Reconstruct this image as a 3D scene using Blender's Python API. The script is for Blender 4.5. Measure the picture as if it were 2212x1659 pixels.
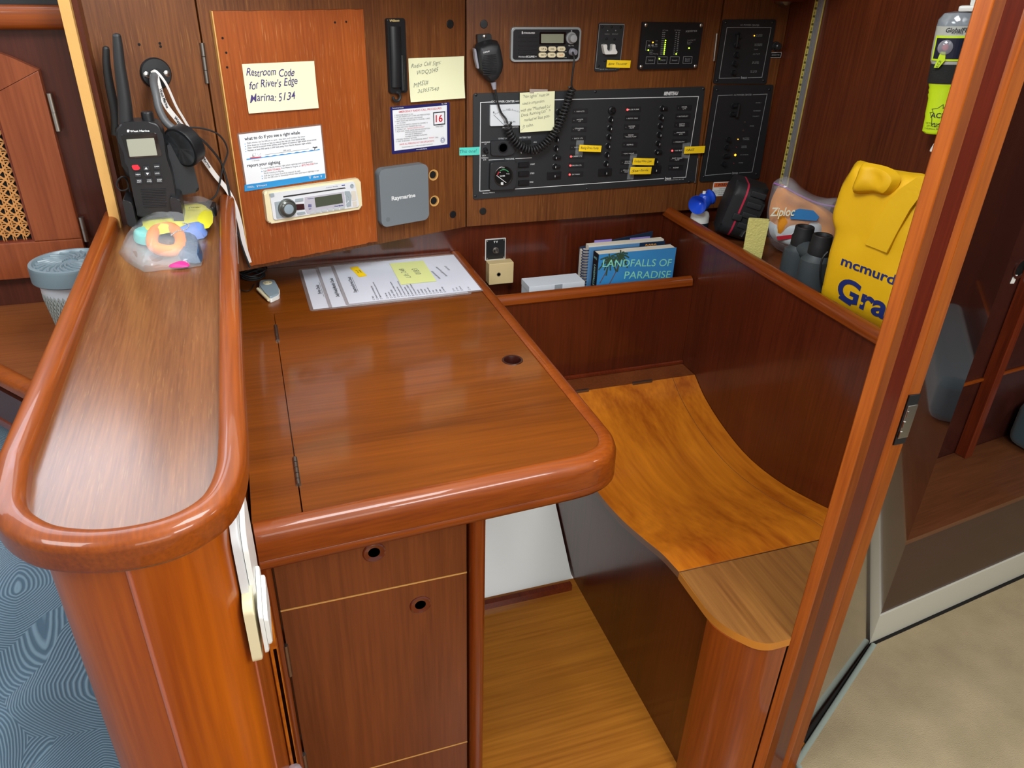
import bpy, bmesh, math, random
from mathutils import Vector, Matrix, noise
random.seed(7)
for o in list(bpy.data.objects): bpy.data.objects.remove(o)
SC = bpy.context.scene
COL = SC.collection
PI = math.pi
R = math.radians
# ---------------------------------------------------------------- camera
H = 1.36                      # eye height above the cabin sole
FPX = 1646.64                 # focal length in pixels of the 2212 x 1659 frame
yaw, pit, rol = 0.33496731, 0.51131792, 0.03072592
fwd = Vector((math.sin(yaw)*math.cos(pit), math.cos(yaw)*math.cos(pit), -math.sin(pit)))
rt0 = Vector((math.cos(yaw), -math.sin(yaw), 0)); up0 = rt0.cross(fwd)
rt = math.cos(rol)*rt0 + math.sin(rol)*up0
up = -math.sin(rol)*rt0 + math.cos(rol)*up0
CAMP = Vector((0, 0, H))
cd = bpy.data.cameras.new('camera'); cam = bpy.data.objects.new('camera', cd); COL.objects.link(cam)
cd.sensor_width = 36; cd.lens = FPX/2212*36; cd.clip_start = 0.02; cd.clip_end = 50
m = Matrix((rt, up, -fwd)).transposed().to_4x4(); m.translation = CAMP
cam.matrix_world = m
SC.camera = cam
# ---------------------------------------------------------------- world, lights, exposure
w = bpy.data.worlds.new('world'); SC.world = w; w.use_nodes = True
bg = w.node_tree.nodes['Background']; bg.inputs[0].default_value = (1.0, 0.93, 0.84, 1); bg.inputs[1].default_value = 0.34
def area(name, loc, tgt, sx, sy, power, col=(1, 1, 1), spread=180):
    l = bpy.data.lights.new(name, 'AREA'); l.shape = 'RECTANGLE'; l.size = sx; l.size_y = sy; l.energy = power; l.color = col
    l.spread = R(spread)
    o = bpy.data.objects.new(name, l); COL.objects.link(o); o.location = loc
    o.rotation_euler = (Vector(tgt)-Vector(loc)).to_track_quat('-Z', 'Y').to_euler()
    return o
area('companionway_daylight', (0.75, -0.45, 1.85), (0.45, 1.3, 0.8), 0.6, 0.6, 21, (0.97, 0.98, 1.0))
area('deck_hatch_daylight', (0.25, 0.70, 1.86), (0.35, 1.35, 0.6), 0.45, 0.45, 12, (0.95, 0.98, 1.0))
area('saloon_hatch_daylight', (-0.9, 0.5, 1.86), (-0.7, 0.8, 0), 0.5, 0.5, 9, (0.9, 0.97, 1.0))
area('stern_cabin_daylight', (1.9, 0.1, 1.8), (1.6, 0.5, 0), 0.4, 0.4, 7, (1.0, 0.96, 0.9))
area('low_fill_light', (0.1, -1.1, 1.45), (0.1, 1.0, 0.9), 0.9, 0.5, 6, (1.0, 0.96, 0.9))  # added weak fill from behind the camera to lift the column, no galley opening
SC.view_settings.view_transform = 'Standard'; SC.view_settings.look = 'None'
SC.view_settings.gamma = 1; SC.view_settings.use_curve_mapping = False
SC.view_settings.exposure = 0.35
# ---------------------------------------------------------------- materials
def lin(c):
    if isinstance(c, str): c = [int(c[i:i+2], 16)/255 for i in (0, 2, 4)]
    return tuple((x/12.92 if x <= .04045 else ((x+.055)/1.055)**2.4) for x in c[:3])+(1,)
def newmat(name):
    m = bpy.data.materials.new(name); m.use_nodes = True
    return m, m.node_tree, m.node_tree.nodes['Principled BSDF']
MC = {}
def mat(name, col, rough=.5, metal=0, coat=0, emit=0, alpha=1, trans=0, bump=0, bscale=300, var=0, spec=None, sheen=0):
    if name in MC: return MC[name]
    m, t, b = newmat(name)
    b.inputs['Base Color'].default_value = lin(col); b.inputs['Roughness'].default_value = rough
    b.inputs['Metallic'].default_value = metal; b.inputs['Coat Weight'].default_value = coat
    b.inputs['Coat Roughness'].default_value = .08
    if spec is not None: b.inputs['Specular IOR Level'].default_value = spec
    if sheen: b.inputs['Sheen Weight'].default_value = sheen
    if emit: b.inputs['Emission Color'].default_value = lin(col); b.inputs['Emission Strength'].default_value = emit
    b.inputs['Alpha'].default_value = alpha; b.inputs['Transmission Weight'].default_value = trans
    tc = t.nodes.new('ShaderNodeTexCoord'); n = t.nodes.new('ShaderNodeTexNoise'); n.inputs['Scale'].default_value = bscale
    n.inputs['Detail'].default_value = 3; t.links.new(tc.outputs['Object'], n.inputs['Vector'])
    if bump:
        bn = t.nodes.new('ShaderNodeBump'); bn.inputs['Strength'].default_value = bump; bn.inputs['Distance'].default_value = .002
        t.links.new(n.outputs['Fac'], bn.inputs['Height']); t.links.new(bn.outputs['Normal'], b.inputs['Normal'])
    if var:
        n2 = t.nodes.new('ShaderNodeTexNoise'); n2.inputs['Scale'].default_value = bscale/12; t.links.new(tc.outputs['Object'], n2.inputs['Vector'])
        mx = t.nodes.new('ShaderNodeMix'); mx.data_type = 'RGBA'; L = lin(col)
        mx.inputs[6].default_value = L; mx.inputs[7].default_value = tuple(x*(1-var) for x in L[:3])+(1,)
        t.links.new(n2.outputs['Fac'], mx.inputs[0]); t.links.new(mx.outputs[2], b.inputs['Base Color'])
    MC[name] = m
    return m
def wood(name, dark, light, grain='Z', scale=1.0, rough=.3, coat=.4, fleck=0, fcol='c08a50', bump=.05, coatr=.1, fine=.5, distort=.6):
    m, t, b = newmat(name); N = t.nodes; K = t.links
    tc = N.new('ShaderNodeTexCoord')
    def mapped(al, ac):
        mp = N.new('ShaderNodeMapping'); s = [ac*scale]*3; s['XYZ'.index(grain)] = al*scale
        mp.inputs['Scale'].default_value = s; K.new(tc.outputs['Object'], mp.inputs['Vector']); return mp
    def nz(mp, det, dist=0):
        n = N.new('ShaderNodeTexNoise'); n.inputs['Scale'].default_value = 1; n.inputs['Detail'].default_value = det
        n.inputs['Distortion'].default_value = dist; K.new(mp.outputs[0], n.inputs['Vector']); return n
    a = nz(mapped(1.2, 14), 4, distort)      # broad figure
    f = nz(mapped(9, 260), 4)                # fine fibres
    r1 = N.new('ShaderNodeValToRGB'); r1.color_ramp.elements[0].position = .3; r1.color_ramp.elements[1].position = .7
    r1.color_ramp.elements[0].color = lin(dark); r1.color_ramp.elements[1].color = lin(light)
    ma = N.new('ShaderNodeMath'); ma.operation = 'MULTIPLY_ADD'; ma.inputs[1].default_value = fine; K.new(f.outputs['Fac'], ma.inputs[0])
    mb = N.new('ShaderNodeMath'); mb.operation = 'MULTIPLY'; mb.inputs[1].default_value = 1-fine; K.new(a.outputs['Fac'], mb.inputs[0]); K.new(mb.outputs[0], ma.inputs[2])
    K.new(ma.outputs[0], r1.inputs[0]); out = r1.outputs[0]
    if fleck:
        g = nz(mapped(22, 420), 2)
        r2 = N.new('ShaderNodeValToRGB'); r2.color_ramp.elements[0].position = .62; r2.color_ramp.elements[1].position = .72
        K.new(g.outputs['Fac'], r2.inputs[0])
        mm = N.new('ShaderNodeMath'); mm.operation = 'MULTIPLY'; mm.inputs[1].default_value = fleck; K.new(r2.outputs[0], mm.inputs[0])
        mx = N.new('ShaderNodeMix'); mx.data_type = 'RGBA'; K.new(mm.outputs[0], mx.inputs[0]); K.new(out, mx.inputs[6]); mx.inputs[7].default_value = lin(fcol)
        out = mx.outputs[2]
    K.new(out, b.inputs['Base Color'])
    b.inputs['Roughness'].default_value = rough; b.inputs['Coat Weight'].default_value = coat; b.inputs['Coat Roughness'].default_value = coatr
    b.inputs['Specular IOR Level'].default_value = .28
    if bump:
        bn = N.new('ShaderNodeBump'); bn.inputs['Strength'].default_value = bump; bn.inputs['Distance'].default_value = .001
        K.new(f.outputs['Fac'], bn.inputs['Height']); K.new(bn.outputs['Normal'], b.inputs['Normal'])
    MC[name] = m
    return m
W_PANEL = wood('veneer_panel', '4c2812', '7c4a22', 'Y', .8, .45, .15, .26, 'a8763e', .1, .25, .62, .2)
W_BOARD = wood('cherry_board', '7c380c', 'a05018', 'Y', 1, .5, .1, .34, 'd09058', .1, .3, .6, .2)
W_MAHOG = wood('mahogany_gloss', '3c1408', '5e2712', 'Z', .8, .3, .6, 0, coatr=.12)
W_DESK = wood('desk_veneer', '582a07', '80420c', 'X', .7, .32, .42, 0, coatr=.10, distort=1.0)
W_RAIL = wood('rail_varnish_x', '6a2c06', '92460a', 'X', 1, .42, .45, 0, coatr=.05)
W_RAILY = wood('rail_varnish_y', '6a2c06', '92460a', 'Y', 1, .42, .45, 0, coatr=.05)
W_RAILZ = wood('rail_varnish_z', '642808', '8a3e10', 'Z', 1, .3, .7, 0, coatr=.08)
W_DARKRAIL = wood('rail_dark', '4e1a0c', '7c3216', 'Y', 1, .3, .7, 0, coatr=.08)
W_SHELF = wood('shelf_veneer', '5e3418', '84522a', 'Y', 1.6, .30, .75, .16, 'b08a50', .1, .2, .6, .2)
W_SEAT = wood('seat_ply', '863806', 'd27e1c', 'Y', .45, .33, .45, 0, coatr=.16, distort=2.2, fine=.3)
W_CAP = wood('cap_ply', '6e4420', '9a6a36', 'Y', .6, .3, .6, 0, coatr=.12, distort=1.5)
W_CAPEDGE = mat('ply_edge', 'c8822e', .45, bump=.1, var=.3, bscale=200)
W_FLOOR = wood('sole_veneer', '8a5014', 'c4802c', 'X', .5, .33, .4, 0, coatr=.2, distort=1.2)
W_COL = wood('column_varnish', '8c3c04', 'b65c06', 'Z', .6, .42, .35, 0, coatr=.1, distort=1.0)
W_CAB = wood('cabinet_veneer', '5a2c14', '7e4422', 'Z', .7, .36, .45, 0, coatr=.16)
W_TAN = mat('raw_tan_edge', 'd2a058', .6, bump=.15, bscale=260, var=.12)
W_DOORPOST = wood('jamb_varnish', '7a360a', 'a85612', 'Z', 1, .4, .2, 0, coatr=.1)
W_DOORDARK = wood('jamb_dark', '42140a', '5c1e0e', 'Z', 1, .35, .4, 0, coatr=.1)
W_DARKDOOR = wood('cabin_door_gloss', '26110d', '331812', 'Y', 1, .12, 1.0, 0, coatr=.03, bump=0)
W_SALOON = wood('saloon_veneer', '3c1a12', '56281c', 'Z', .8, .4, .35, 0)
W_SDOOR = wood('saloon_door', '6a3018', '8e4a28', 'Y', .8, .4, .35, 0)
M_WHITE = mat('white_paint', 'dfe3e0', .35, bump=.05, bscale=20)
M_BLK = mat('black_plastic', '16181b', .38)
M_BLKM = mat('black_matte', '202226', .6, bump=.1, bscale=900)
M_PANELBLK = mat('panel_black', '24272a', .5, bump=.05, bscale=1500)
M_RUB = mat('black_rubber', '1c1d1f', .55)
M_INK = mat('print_white', 'd8dcdd', .5)
M_INKG = mat('print_grey', '8e9294', .5)
M_INKB = mat('print_black', '20242c', .6)
M_STEEL = mat('steel', 'b8b8b4', .28, 1)
M_STEELD = mat('worn_steel', '8a8680', .4, 1)
M_NOTE = mat('note_pale_yellow', 'e2e4bc', .75)
M_NOTEY = mat('note_yellow', 'ffd80e', .7)
M_NOTET = mat('note_teal', '52cdbc', .7)
M_PEN = mat('purple_pen', '3c2c6c', .6)
M_PENCIL = mat('pencil_grey', '7c8074', .7)
M_PENB = mat('pen_dark', '4a4a3a', .7)
M_LCD = mat('lcd_grey', '8d937f', .25)
M_RED = mat('print_red', 'c42838', .5)
M_CREAM = mat('cream_plastic', 'e0d6b0', .4)
M_WPL = mat('white_plastic', 'e4e6e2', .35)
M_GREY = mat('grey_plastic', '6f777c', .45, bump=.05, bscale=1200)
M_LEDR = mat('led_red', 'ff3030', .4, emit=6)
M_LEDG = mat('led_green', 'a8ff30', .4, emit=4)
M_LEDO = mat('led_orange', 'ffa020', .4, emit=4)
M_TAPE = mat('clear_tape', '9aa0a4', .3, alpha=.35)
M_HOLE = mat('dark_hole', '050404', .9)
# ---------------------------------------------------------------- mesh builder
def rrect(x0, x1, y0, y1, r, n=5):
    r = max(1e-5, min(r, abs(x1-x0)/2.001, abs(y1-y0)/2.001)); P = []
    for cx, cy, a in ((x1-r, y1-r, 0), (x0+r, y1-r, 90), (x0+r, y0+r, 180), (x1-r, y0+r, 270)):
        for i in range(n+1): t = R(a+90*i/n); P.append((cx+r*math.cos(t), cy+r*math.sin(t)))
    return P
def circ(cx, cy, r, n=24, ry=None): return [(cx+r*math.cos(2*PI*i/n), cy+(ry or r)*math.sin(2*PI*i/n)) for i in range(n)]
def smooth(pts, n=6, closed=False):
    P = [Vector(p) for p in pts]; out = []; N = len(P)
    rng = range(N if closed else N-1)
    for i in rng:
        p1, p2 = P[i], P[(i+1) % N]
        p0 = P[i-1] if (closed or i > 0) else p1*2-p2
        p3 = P[(i+2) % N] if (closed or i+2 < N) else p2*2-p1
        for k in range(n):
            t = k/n; out.append(.5*((2*p1)+(p2-p0)*t+(2*p0-5*p1+4*p2-p3)*t*t+(3*p1-p0-3*p2+p3)*t**3))
    if not closed: out.append(P[-1])
    return out
def roundpoly(pts, r, n=5):
    """round the corners of a polygon (r: number or list)"""
    N = len(pts); out = []
    for i in range(N):
        a, b, c = Vector(pts[i-1]), Vector(pts[i]), Vector(pts[(i+1) % N]); rr = r[i] if isinstance(r, (list, tuple)) else r
        if rr <= 0: out.append(tuple(b)); continue
        d1 = (a-b); d2 = (c-b); l = min(rr, d1.length*.49, d2.length*.49); p = b+d1.normalized()*l; q = b+d2.normalized()*l
        for k in range(n+1): t = k/n; out.append(tuple((1-t)**2*p+2*t*(1-t)*b+t*t*q))
    return out
class MB:
    def __init__(s, M=None): s.bm = bmesh.new(); s.M = M or Matrix()
    def _v(s, p): return s.bm.verts.new(s.M @ Vector((p[0], p[1], p[2] if len(p) > 2 else 0)))
    def _f(s, vs, mi=0):
        try: f = s.bm.faces.new(vs); f.material_index = mi; return f
        except ValueError: return None
    def prism(s, poly, z0, z1, bev=0, mi=0, seg=2, both=False):
        a = sum(poly[i-1][0]*poly[i][1]-poly[i][0]*poly[i-1][1] for i in range(len(poly)))
        if a < 0: poly = poly[::-1]
        if z1 < z0: z0, z1 = z1, z0
        lo = [s._v((p[0], p[1], z0)) for p in poly]; hi = [s._v((p[0], p[1], z1)) for p in poly]; n = len(poly)
        s._f(lo[::-1], mi); tf = s._f(hi, mi); sides = []
        for i in range(n): sides.append(s._f([lo[i], lo[(i+1) % n], hi[(i+1) % n], hi[i]], mi))
        if bev:
            E = list(tf.edges)
            if both: E += [e for e in sides[0].edges for _ in (0,) if False]
            r = bmesh.ops.bevel(s.bm, geom=E, offset=bev, segments=seg, profile=.5, affect='EDGES', clamp_overlap=True)
            for f in r['faces']: f.material_index = mi
        return s
    def box(s, x0, x1, y0, y1, z0, z1, bev=0, mi=0, seg=2):
        n0 = len(s.bm.faces)
        P = [s._v((x, y, z)) for z in (z0, z1) for y in (y0, y1) for x in (x0, x1)]; F = []
        for q in ((0, 2, 3, 1), (4, 5, 7, 6), (0, 1, 5, 4), (2, 6, 7, 3), (0, 4, 6, 2), (1, 3, 7, 5)): F.append(s._f([P[i] for i in q], mi))
        if bev:
            E = set(e for f in F for e in f.edges)
            r = bmesh.ops.bevel(s.bm, geom=list(E), offset=bev, segments=seg, profile=.5, affect='EDGES', clamp_overlap=True)
            for f in r['faces']: f.material_index = mi
        return s
    def tube(s, pts, r, seg=8, closed=False, mi=0, caps=True, flat=1.0):
        P = [Vector(p) for p in pts]; n = len(P); rings = []; up_ = None
        for i in range(n):
            t = (P[(i+1) % n]-P[i-1]) if closed else (P[min(i+1, n-1)]-P[max(i-1, 0)])
            t = t.normalized() if t.length > 1e-9 else Vector((0, 0, 1))
            if up_ is None:
                up_ = Vector((0, 0, 1)) if abs(t.z) < .9 else Vector((1, 0, 0))
            up_ = (up_-t*up_.dot(t)); up_ = up_.normalized() if up_.length > 1e-6 else t.orthogonal().normalized()
            sd = t.cross(up_); rr = r[i] if isinstance(r, (list, tuple)) else r
            rings.append([s._v(P[i]+(sd*math.cos(2*PI*k/seg)+up_*flat*math.sin(2*PI*k/seg))*rr) for k in range(seg)])
        for i in range(n if closed else n-1):
            A, B = rings[i], rings[(i+1) % n]
            for k in range(seg): s._f([A[k], A[(k+1) % seg], B[(k+1) % seg], B[k]], mi)
        if caps and not closed: s._f(rings[0][::-1], mi); s._f(rings[-1], mi)
        return s
    def lathe(s, prof, seg=24, M=None, mi=0, caps=True):
        """prof: (radius, height) along local z of M"""
        M = M or Matrix(); rings = []
        for r_, h in prof: rings.append([s._v(M @ Vector((r_*math.cos(2*PI*k/seg), r_*math.sin(2*PI*k/seg), h))) for k in range(seg)])
        for A, B in zip(rings, rings[1:]):
            for k in range(seg): s._f([A[k], A[(k+1) % seg], B[(k+1) % seg], B[k]], mi)
        if caps: s._f(rings[0][::-1], mi); s._f(rings[-1], mi)
        return s
    def disc(s, cx, cy, r, z0, z1, bev=0, mi=0, n=24): return s.prism(circ(cx, cy, r, n), z0, z1, bev, mi)
    def sweep(s, path, prof, closed=False, mi=0, caps=True):
        """path: 2-D points; prof: closed list of (offset to the right of travel, z)"""
        P = [Vector((p[0], p[1])) for p in path]; n = len(P); rings = []
        for i in range(n):
            if closed: a = (P[i]-P[i-1]).normalized(); b = (P[(i+1) % n]-P[i]).normalized()
            else:
                a = (P[i]-P[i-1]).normalized() if i > 0 else None; b = (P[i+1]-P[i]).normalized() if i < n-1 else None
                a = a or b; b = b or a
            na = Vector((a.y, -a.x)); nb = Vector((b.y, -b.x)); nn = (na+nb); nn = nn/max(.3, nn.dot(na))
            rings.append([s._v((P[i].x+nn.x*d, P[i].y+nn.y*d, z)) for d, z in prof])
        K = len(prof)
        for i in range(n if closed else n-1):
            A, B = rings[i], rings[(i+1) % n]
            for k in range(K): s._f([A[k], A[(k+1) % K], B[(k+1) % K], B[k]], mi)
        if caps and not closed: s._f(rings[0][::-1], mi); s._f(rings[-1], mi)
        return s
    def pillow(s, poly, tf, tb=0, rings=7, nz=0, ns=20, pw=.5, mi=0, z=0, seed=0):
        """closed puffed body over an outline: front height tf, back depth tb"""
        n = len(poly); cx = sum(p[0] for p in poly)/n; cy = sum(p[1] for p in poly)/n
        def layer(sign, t):
            L = []
            for j in range(rings):
                k = 1-j/rings; ring = []
                for p in poly:
                    x, y = cx+(p[0]-cx)*k, cy+(p[1]-cy)*k; h = t*max(0, 1-k**4)**pw
                    if nz and j > 0: h += nz*noise.noise(Vector((x*ns, y*ns, seed+sign)))*(1-k**6)
                    ring.append((x, y, z+sign*h))
                L.append(ring)
            h = t+(nz*noise.noise(Vector((cx*ns, cy*ns, seed+sign))) if nz else 0)
            return L, (cx, cy, z+sign*h)
        L, c = layer(1, tf); VR = [[s._v(p) for p in ring] for ring in L]; cv = s._v(c)
        for A, B in zip(VR, VR[1:]):
            for i in range(n): s._f([A[i], A[(i+1) % n], B[(i+1) % n], B[i]], mi)
        for i in range(n): s._f([VR[-1][i], VR[-1][(i+1) % n], cv], mi)
        L, c = layer(-1, tb); VB = [VR[0]]+[[s._v(p) for p in ring] for ring in L[1:]]; cv = s._v(c)
        for A, B in zip(VB, VB[1:]):
            for i in range(n): s._f([A[(i+1) % n], A[i], B[i], B[(i+1) % n]], mi)
        for i in range(n): s._f([VB[-1][(i+1) % n], VB[-1][i], cv], mi)
        return s
    def sheet(s, W, Hh, fn, nx=10, ny=8, mi=0, th=.0004):
        """thin sheet of paper centred on the origin, z = fn(u, v), with real thickness"""
        for sg in (0, 1):
            g = [[s._v((W*(i/nx-.5), Hh*(j/ny-.5), fn(i/nx, j/ny)+(th if sg else 0))) for i in range(nx+1)] for j in range(ny+1)]
            for j in range(ny):
                for i in range(nx):
                    q = [g[j][i], g[j][i+1], g[j+1][i+1], g[j+1][i]]; s._f(q if sg else q[::-1], mi)
        return s
    def text(s, body, x, y, size, z=.0006, ax='CENTER', bold=0, shear=0, rot=0, mi=0, sx=1, jit=0, space=1, M=None):
        if jit:
            cx = 0; items = []
            for ch in body:
                w_ = {'i': .28, 'l': .28, 'I': .3, ' ': .38, 'm': .8, 'w': .75, 'W': .85, 'M': .8, "'": .18, ':': .25, '1': .4, 't': .38, 'r': .4, 'f': .35}.get(ch, .55)*sx
                items.append((ch, cx+w_/2)); cx += w_*space
            off = -cx/2 if ax == 'CENTER' else 0
            for ch, px in items:
                if ch == ' ': continue
                dx = (px+off)*size; dy = random.uniform(-jit, jit)*size
                s.text(ch, x+dx*math.cos(rot)-dy*math.sin(rot), y+dx*math.sin(rot)+dy*math.cos(rot), size*random.uniform(1-jit*.8, 1+jit*.8), z, 'CENTER', bold, shear+random.uniform(-jit, jit), rot+random.uniform(-jit, jit)*.9, mi, sx, M=M)
            return s
        c = bpy.data.curves.new('t', 'FONT'); c.body = body; c.size = size; c.align_x = ax; c.align_y = 'CENTER'; c.resolution_u = 2
        c.shear = shear; c.space_character = space
        if bold: c.offset = bold*size
        o = bpy.data.objects.new('t', c); me = bpy.data.meshes.new_from_object(o)
        me.transform((M or Matrix()) @ Matrix.Translation((x, y, z)) @ Matrix.Rotation(rot, 4, 'Z') @ Matrix.Diagonal((sx, 1, 1, 1)))
        me.transform(s.M)
        for p in me.polygons: p.material_index = mi
        s.bm.from_mesh(me)
        bpy.data.objects.remove(o); bpy.data.curves.remove(c); bpy.data.meshes.remove(me)
        return s
    def line(s, pts, wd, z=.0006, closed=False, mi=0, th=.0002):
        """flat printed line of width wd along 2-D points"""
        s.sweep(pts, [(-wd/2, z-th), (wd/2, z-th), (wd/2, z), (-wd/2, z)], closed, mi)
        return s
    def build(s, name, mats, parent=None, M=None, sharp=38, subd=0):
        me = bpy.data.meshes.new(name)
        bmesh.ops.recalc_face_normals(s.bm, faces=s.bm.faces[:]) if s.bm.faces else None
        s.bm.to_mesh(me); s.bm.free()
        for mm in (mats if isinstance(mats, (list, tuple)) else [mats]): me.materials.append(mm)
        for p in me.polygons: p.use_smooth = True
        me.set_sharp_from_angle(angle=R(sharp))
        o = bpy.data.objects.new(name, me); COL.objects.link(o)
        if parent: o.parent = parent
        wn_ = o.modifiers.new('weighted_normals', 'WEIGHTED_NORMAL'); wn_.keep_sharp = True; wn_.weight = 80
        if M is not None: o.matrix_local = M
        if subd:
            md = o.modifiers.new('s', 'SUBSURF'); md.levels = subd; md.render_levels = subd
        return o
def tag(o, label=None, cat=None, group=None, kind=None):
    if label: o['label'] = label
    if cat: o['category'] = cat
    if group: o['group'] = group
    if kind: o['kind'] = kind
    return o
def struct(o, label=None): o['kind'] = 'structure'; return tag(o, label) if label else o
def empty(name, M, label, cat, group=None):
    o = bpy.data.objects.new(name, None); o.empty_display_size = .02; COL.objects.link(o); o.matrix_world = M
    return tag(o, label, cat, group)
# ---------------------------------------------------------------- measuring frames: points of the photograph carried onto real planes
def ray(px, py): return (fwd+rt*((px-1106)/FPX)-up*((py-829.5)/FPX))
class Fr:
    """a plane in the place: local x, y in the plane, local z out of it"""
    def __init__(s, M): s.M = M; s.I = M.inverted()
    def uv(s, px, py, w=0):
        c = s.I @ CAMP; d = s.I.to_3x3() @ ray(px, py); t = (w-c.z)/d.z
        return (c.x+d.x*t, c.y+d.y*t)
    def P(s, L, w=0): return [s.uv(a, b, w) for a, b in L]
    def sub(s, x, y, w=0, ang=0): return Fr(s.M @ Matrix.Translation((x, y, w)) @ Matrix.Rotation(ang, 4, 'Z'))
def vfr(x, y, a):
    a = R(a); ux = Vector((math.cos(a), math.sin(a), 0)); uy = Vector((0, 0, 1)); n = ux.cross(uy)
    M = Matrix((ux, uy, n)).transposed().to_4x4(); M.translation = (x, y, 0); return Fr(M)
def hfr(z): return Fr(Matrix.Translation((0, 0, z)))
def crop(x0, y0, s): return lambda L: [(x0+a/s, y0+b/s) for a, b in L]
c1 = crop(0, 0, 2.37); c2 = crop(420, 0, 2.765); c3 = crop(980, 0, 3.686); c4 = crop(1260, 0, 3.687)
c5 = crop(1400, 300, 3.607); c6 = crop(1650, 0, 3.936); c7 = crop(1000, 430, 3.6875); c8 = crop(480, 520, 2.86)
class Mnt:
    """a thing fixed on a plane, its outline given by four corners tl, tr, br, bl"""
    def __init__(s, name, label, cat, fr, quad, w=0, group=None, flat=False):
        Q = [Vector(q) for q in fr.P(quad, w)]; c = sum(Q, Vector((0, 0)))/4
        e = (Q[1]-Q[0])+(Q[2]-Q[3]); a = 0 if flat else math.atan2(e.y, e.x)
        s.fr = fr.sub(c.x, c.y, w, a); s.W = e.length/2; s.H = ((Q[0]-Q[3])+(Q[1]-Q[2])).length/2
        s.Q = [((q-c).x*math.cos(a)+(q-c).y*math.sin(a), -(q-c).x*math.sin(a)+(q-c).y*math.cos(a)) for q in Q]
        s.o = empty(name, s.fr.M, label, cat, group)
    def p(s, x, y, w=0): return s.fr.uv(x, y, w)
    def plate(s, name, m, th, r=.004, bev=.0008, inset=0):
        W, Hh = s.W/2-inset, s.H/2-inset
        return MB().prism(rrect(-W, W, -Hh, Hh, r), 0, th, bev).build(name, m, s.o)
FW = vfr(0, 1.733, 0)            # right-hand instrument wall
FL = vfr(.474, 1.733, 18.5)      # left-hand instrument wall, angled
FB = vfr(0, 1.748, 0)            # lower back wall
FX = vfr(1.285, 1.733, -90)      # hull-side wall
ZD = .718
FD = hfr(ZD)                     # chart table top
# ================================================================ THE ROOM
def half(w_, z0, z1, n=7):
    """rounded rail section, width w_, flat bottom at z0, crowned top at z1"""
    h = z1-z0; r = w_/2; P = [(-r*.8, z0), (r*.8, z0), (r, z0+h*.12)]
    for i in range(n+1): t = PI*i/n; P.append((r*math.cos(t), z0+h*.45+h*.55*math.sin(t)))
    return P+[(-r, z0+h*.12)]
struct(MB().box(-.30, .90, -.6, 1.30, -.03, 0).build('floor', W_FLOOR))
struct(MB().box(-1.6, 3.0, -1.2, 2.2, 1.94, 1.98).build('ceiling', mat('headliner', 'e6e2d8', .7, bump=.2, bscale=400)))
# locker body behind the instrument panels, and the lower back wall under it
s18, k18 = math.sin(R(18.5)), math.cos(R(18.5))
def LW(u, w=0): return (.474+u*k18+w*s18, 1.733+u*s18-w*k18)
struct(MB().prism([(.474, 1.749), (1.30, 1.749), (1.30, 1.80), (-.27, 1.80), LW(-.765, -.018), (.474, 1.750)], .79, 1.372).build('wall_back', W_PANEL))
g = MB(Matrix(((0, 0, 1, 0), (1, 0, 0, 0), (0, 1, 0, 0), (0, 0, 0, 1)))); g.prism([(1.80, 1.3735), (1.80, 1.41), (1.30, 1.965), (1.25, 1.94), (1.48, 1.45), (1.44, 1.3735)], -.2290, 1.2845)
struct(g.build('ceiling_side', mat('headliner', 'e6e2d8', .7)))
struct(MB().box(-.30, 1.30, 1.748, 1.79, .40, .789).build('wall_lower', W_MAHOG))
struct(MB().box(1.285, 1.32, 1.10, 1.76, .40, 1.94).build('wall_right', wood('mahogany_wall', '3e170b', '6e3418', 'Z', .9, .38, .35, 0, coatr=.2)))
# sloping white hull under the table
hl = MB(Matrix(((0, 0, 1, 0), (1, 0, 0, 0), (0, 1, 0, 0), (0, 0, 0, 1))))
hl.prism([(1.275, -.03), (1.30, .0), (1.43, .13), (1.60, .36), (1.66, .39), (1.66, -.03)], -.3, .628)
struct(hl.build('wall_hull', M_WHITE))
struct(MB().box(.20, .612, 1.262, 1.276, 0, .018).build('baseboard_back', W_DARKRAIL))

# ---------------------------------------------------------------- hinged instrument panels
def hinge(parent, fr, a, b, r=.0042, name='hinge', knuckles=3, w=.002, m=None):
    p, q = fr.uv(*a, w), fr.uv(*b, w); g = MB(); v = Vector(q)-Vector(p); L = v.length
    for i in range(knuckles):
        g.tube([Vector((p[0], p[1], w))+Vector((v.x, v.y, 0))*(i+.02)/knuckles, Vector((p[0], p[1], w))+Vector((v.x, v.y, 0))*(i+.98)/knuckles], r, 10)
    return g.build(name, m or M_STEELD, parent)
def panel(name, label, fr, x0, x1, z0, z1, m=W_PANEL, cat='panel'):
    root = empty(name, fr.M, label, cat)
    MB().box(x0, x1, z0, z1, -.015, 0, .0015).build('board', m, root)
    return root
def plug(root, fr, px, py, r=.0085):
    x, y = fr.uv(px, py); g = MB(); g.disc(x, y, r, 0, .0025, .001); g.line([(x-r*.6, y-r*.15), (x+r*.6, y+r*.15)], .0012, .003, th=.0006)
    g.build('blanking_plug', M_BLK, root)
pl = panel('locker_panel', 'narrow brown locker door behind the handheld radio, with the gooseneck lamp on it', FL, -.757, -.5575, .786, 1.372)
for q in c1([(712, 228), (818, 222), (822, 238)]):
    x, y = FL.uv(*q); MB().disc(x, y, .0022, 0, .0006).build('screw_hole', M_HOLE, pl)
pm = panel('locker_panel', 'angled brown veneered panel carrying the orange board and the grey square instrument cover', FL, -.5550, -.0015, .786, 1.372)
hinge(pm, FL, (436, 92), (448, 180)); hinge(pm, FL, (499, 462), (508, 521))
plug(pm, FL, 972, 52); plug(pm, FL, 978, 463)
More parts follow.
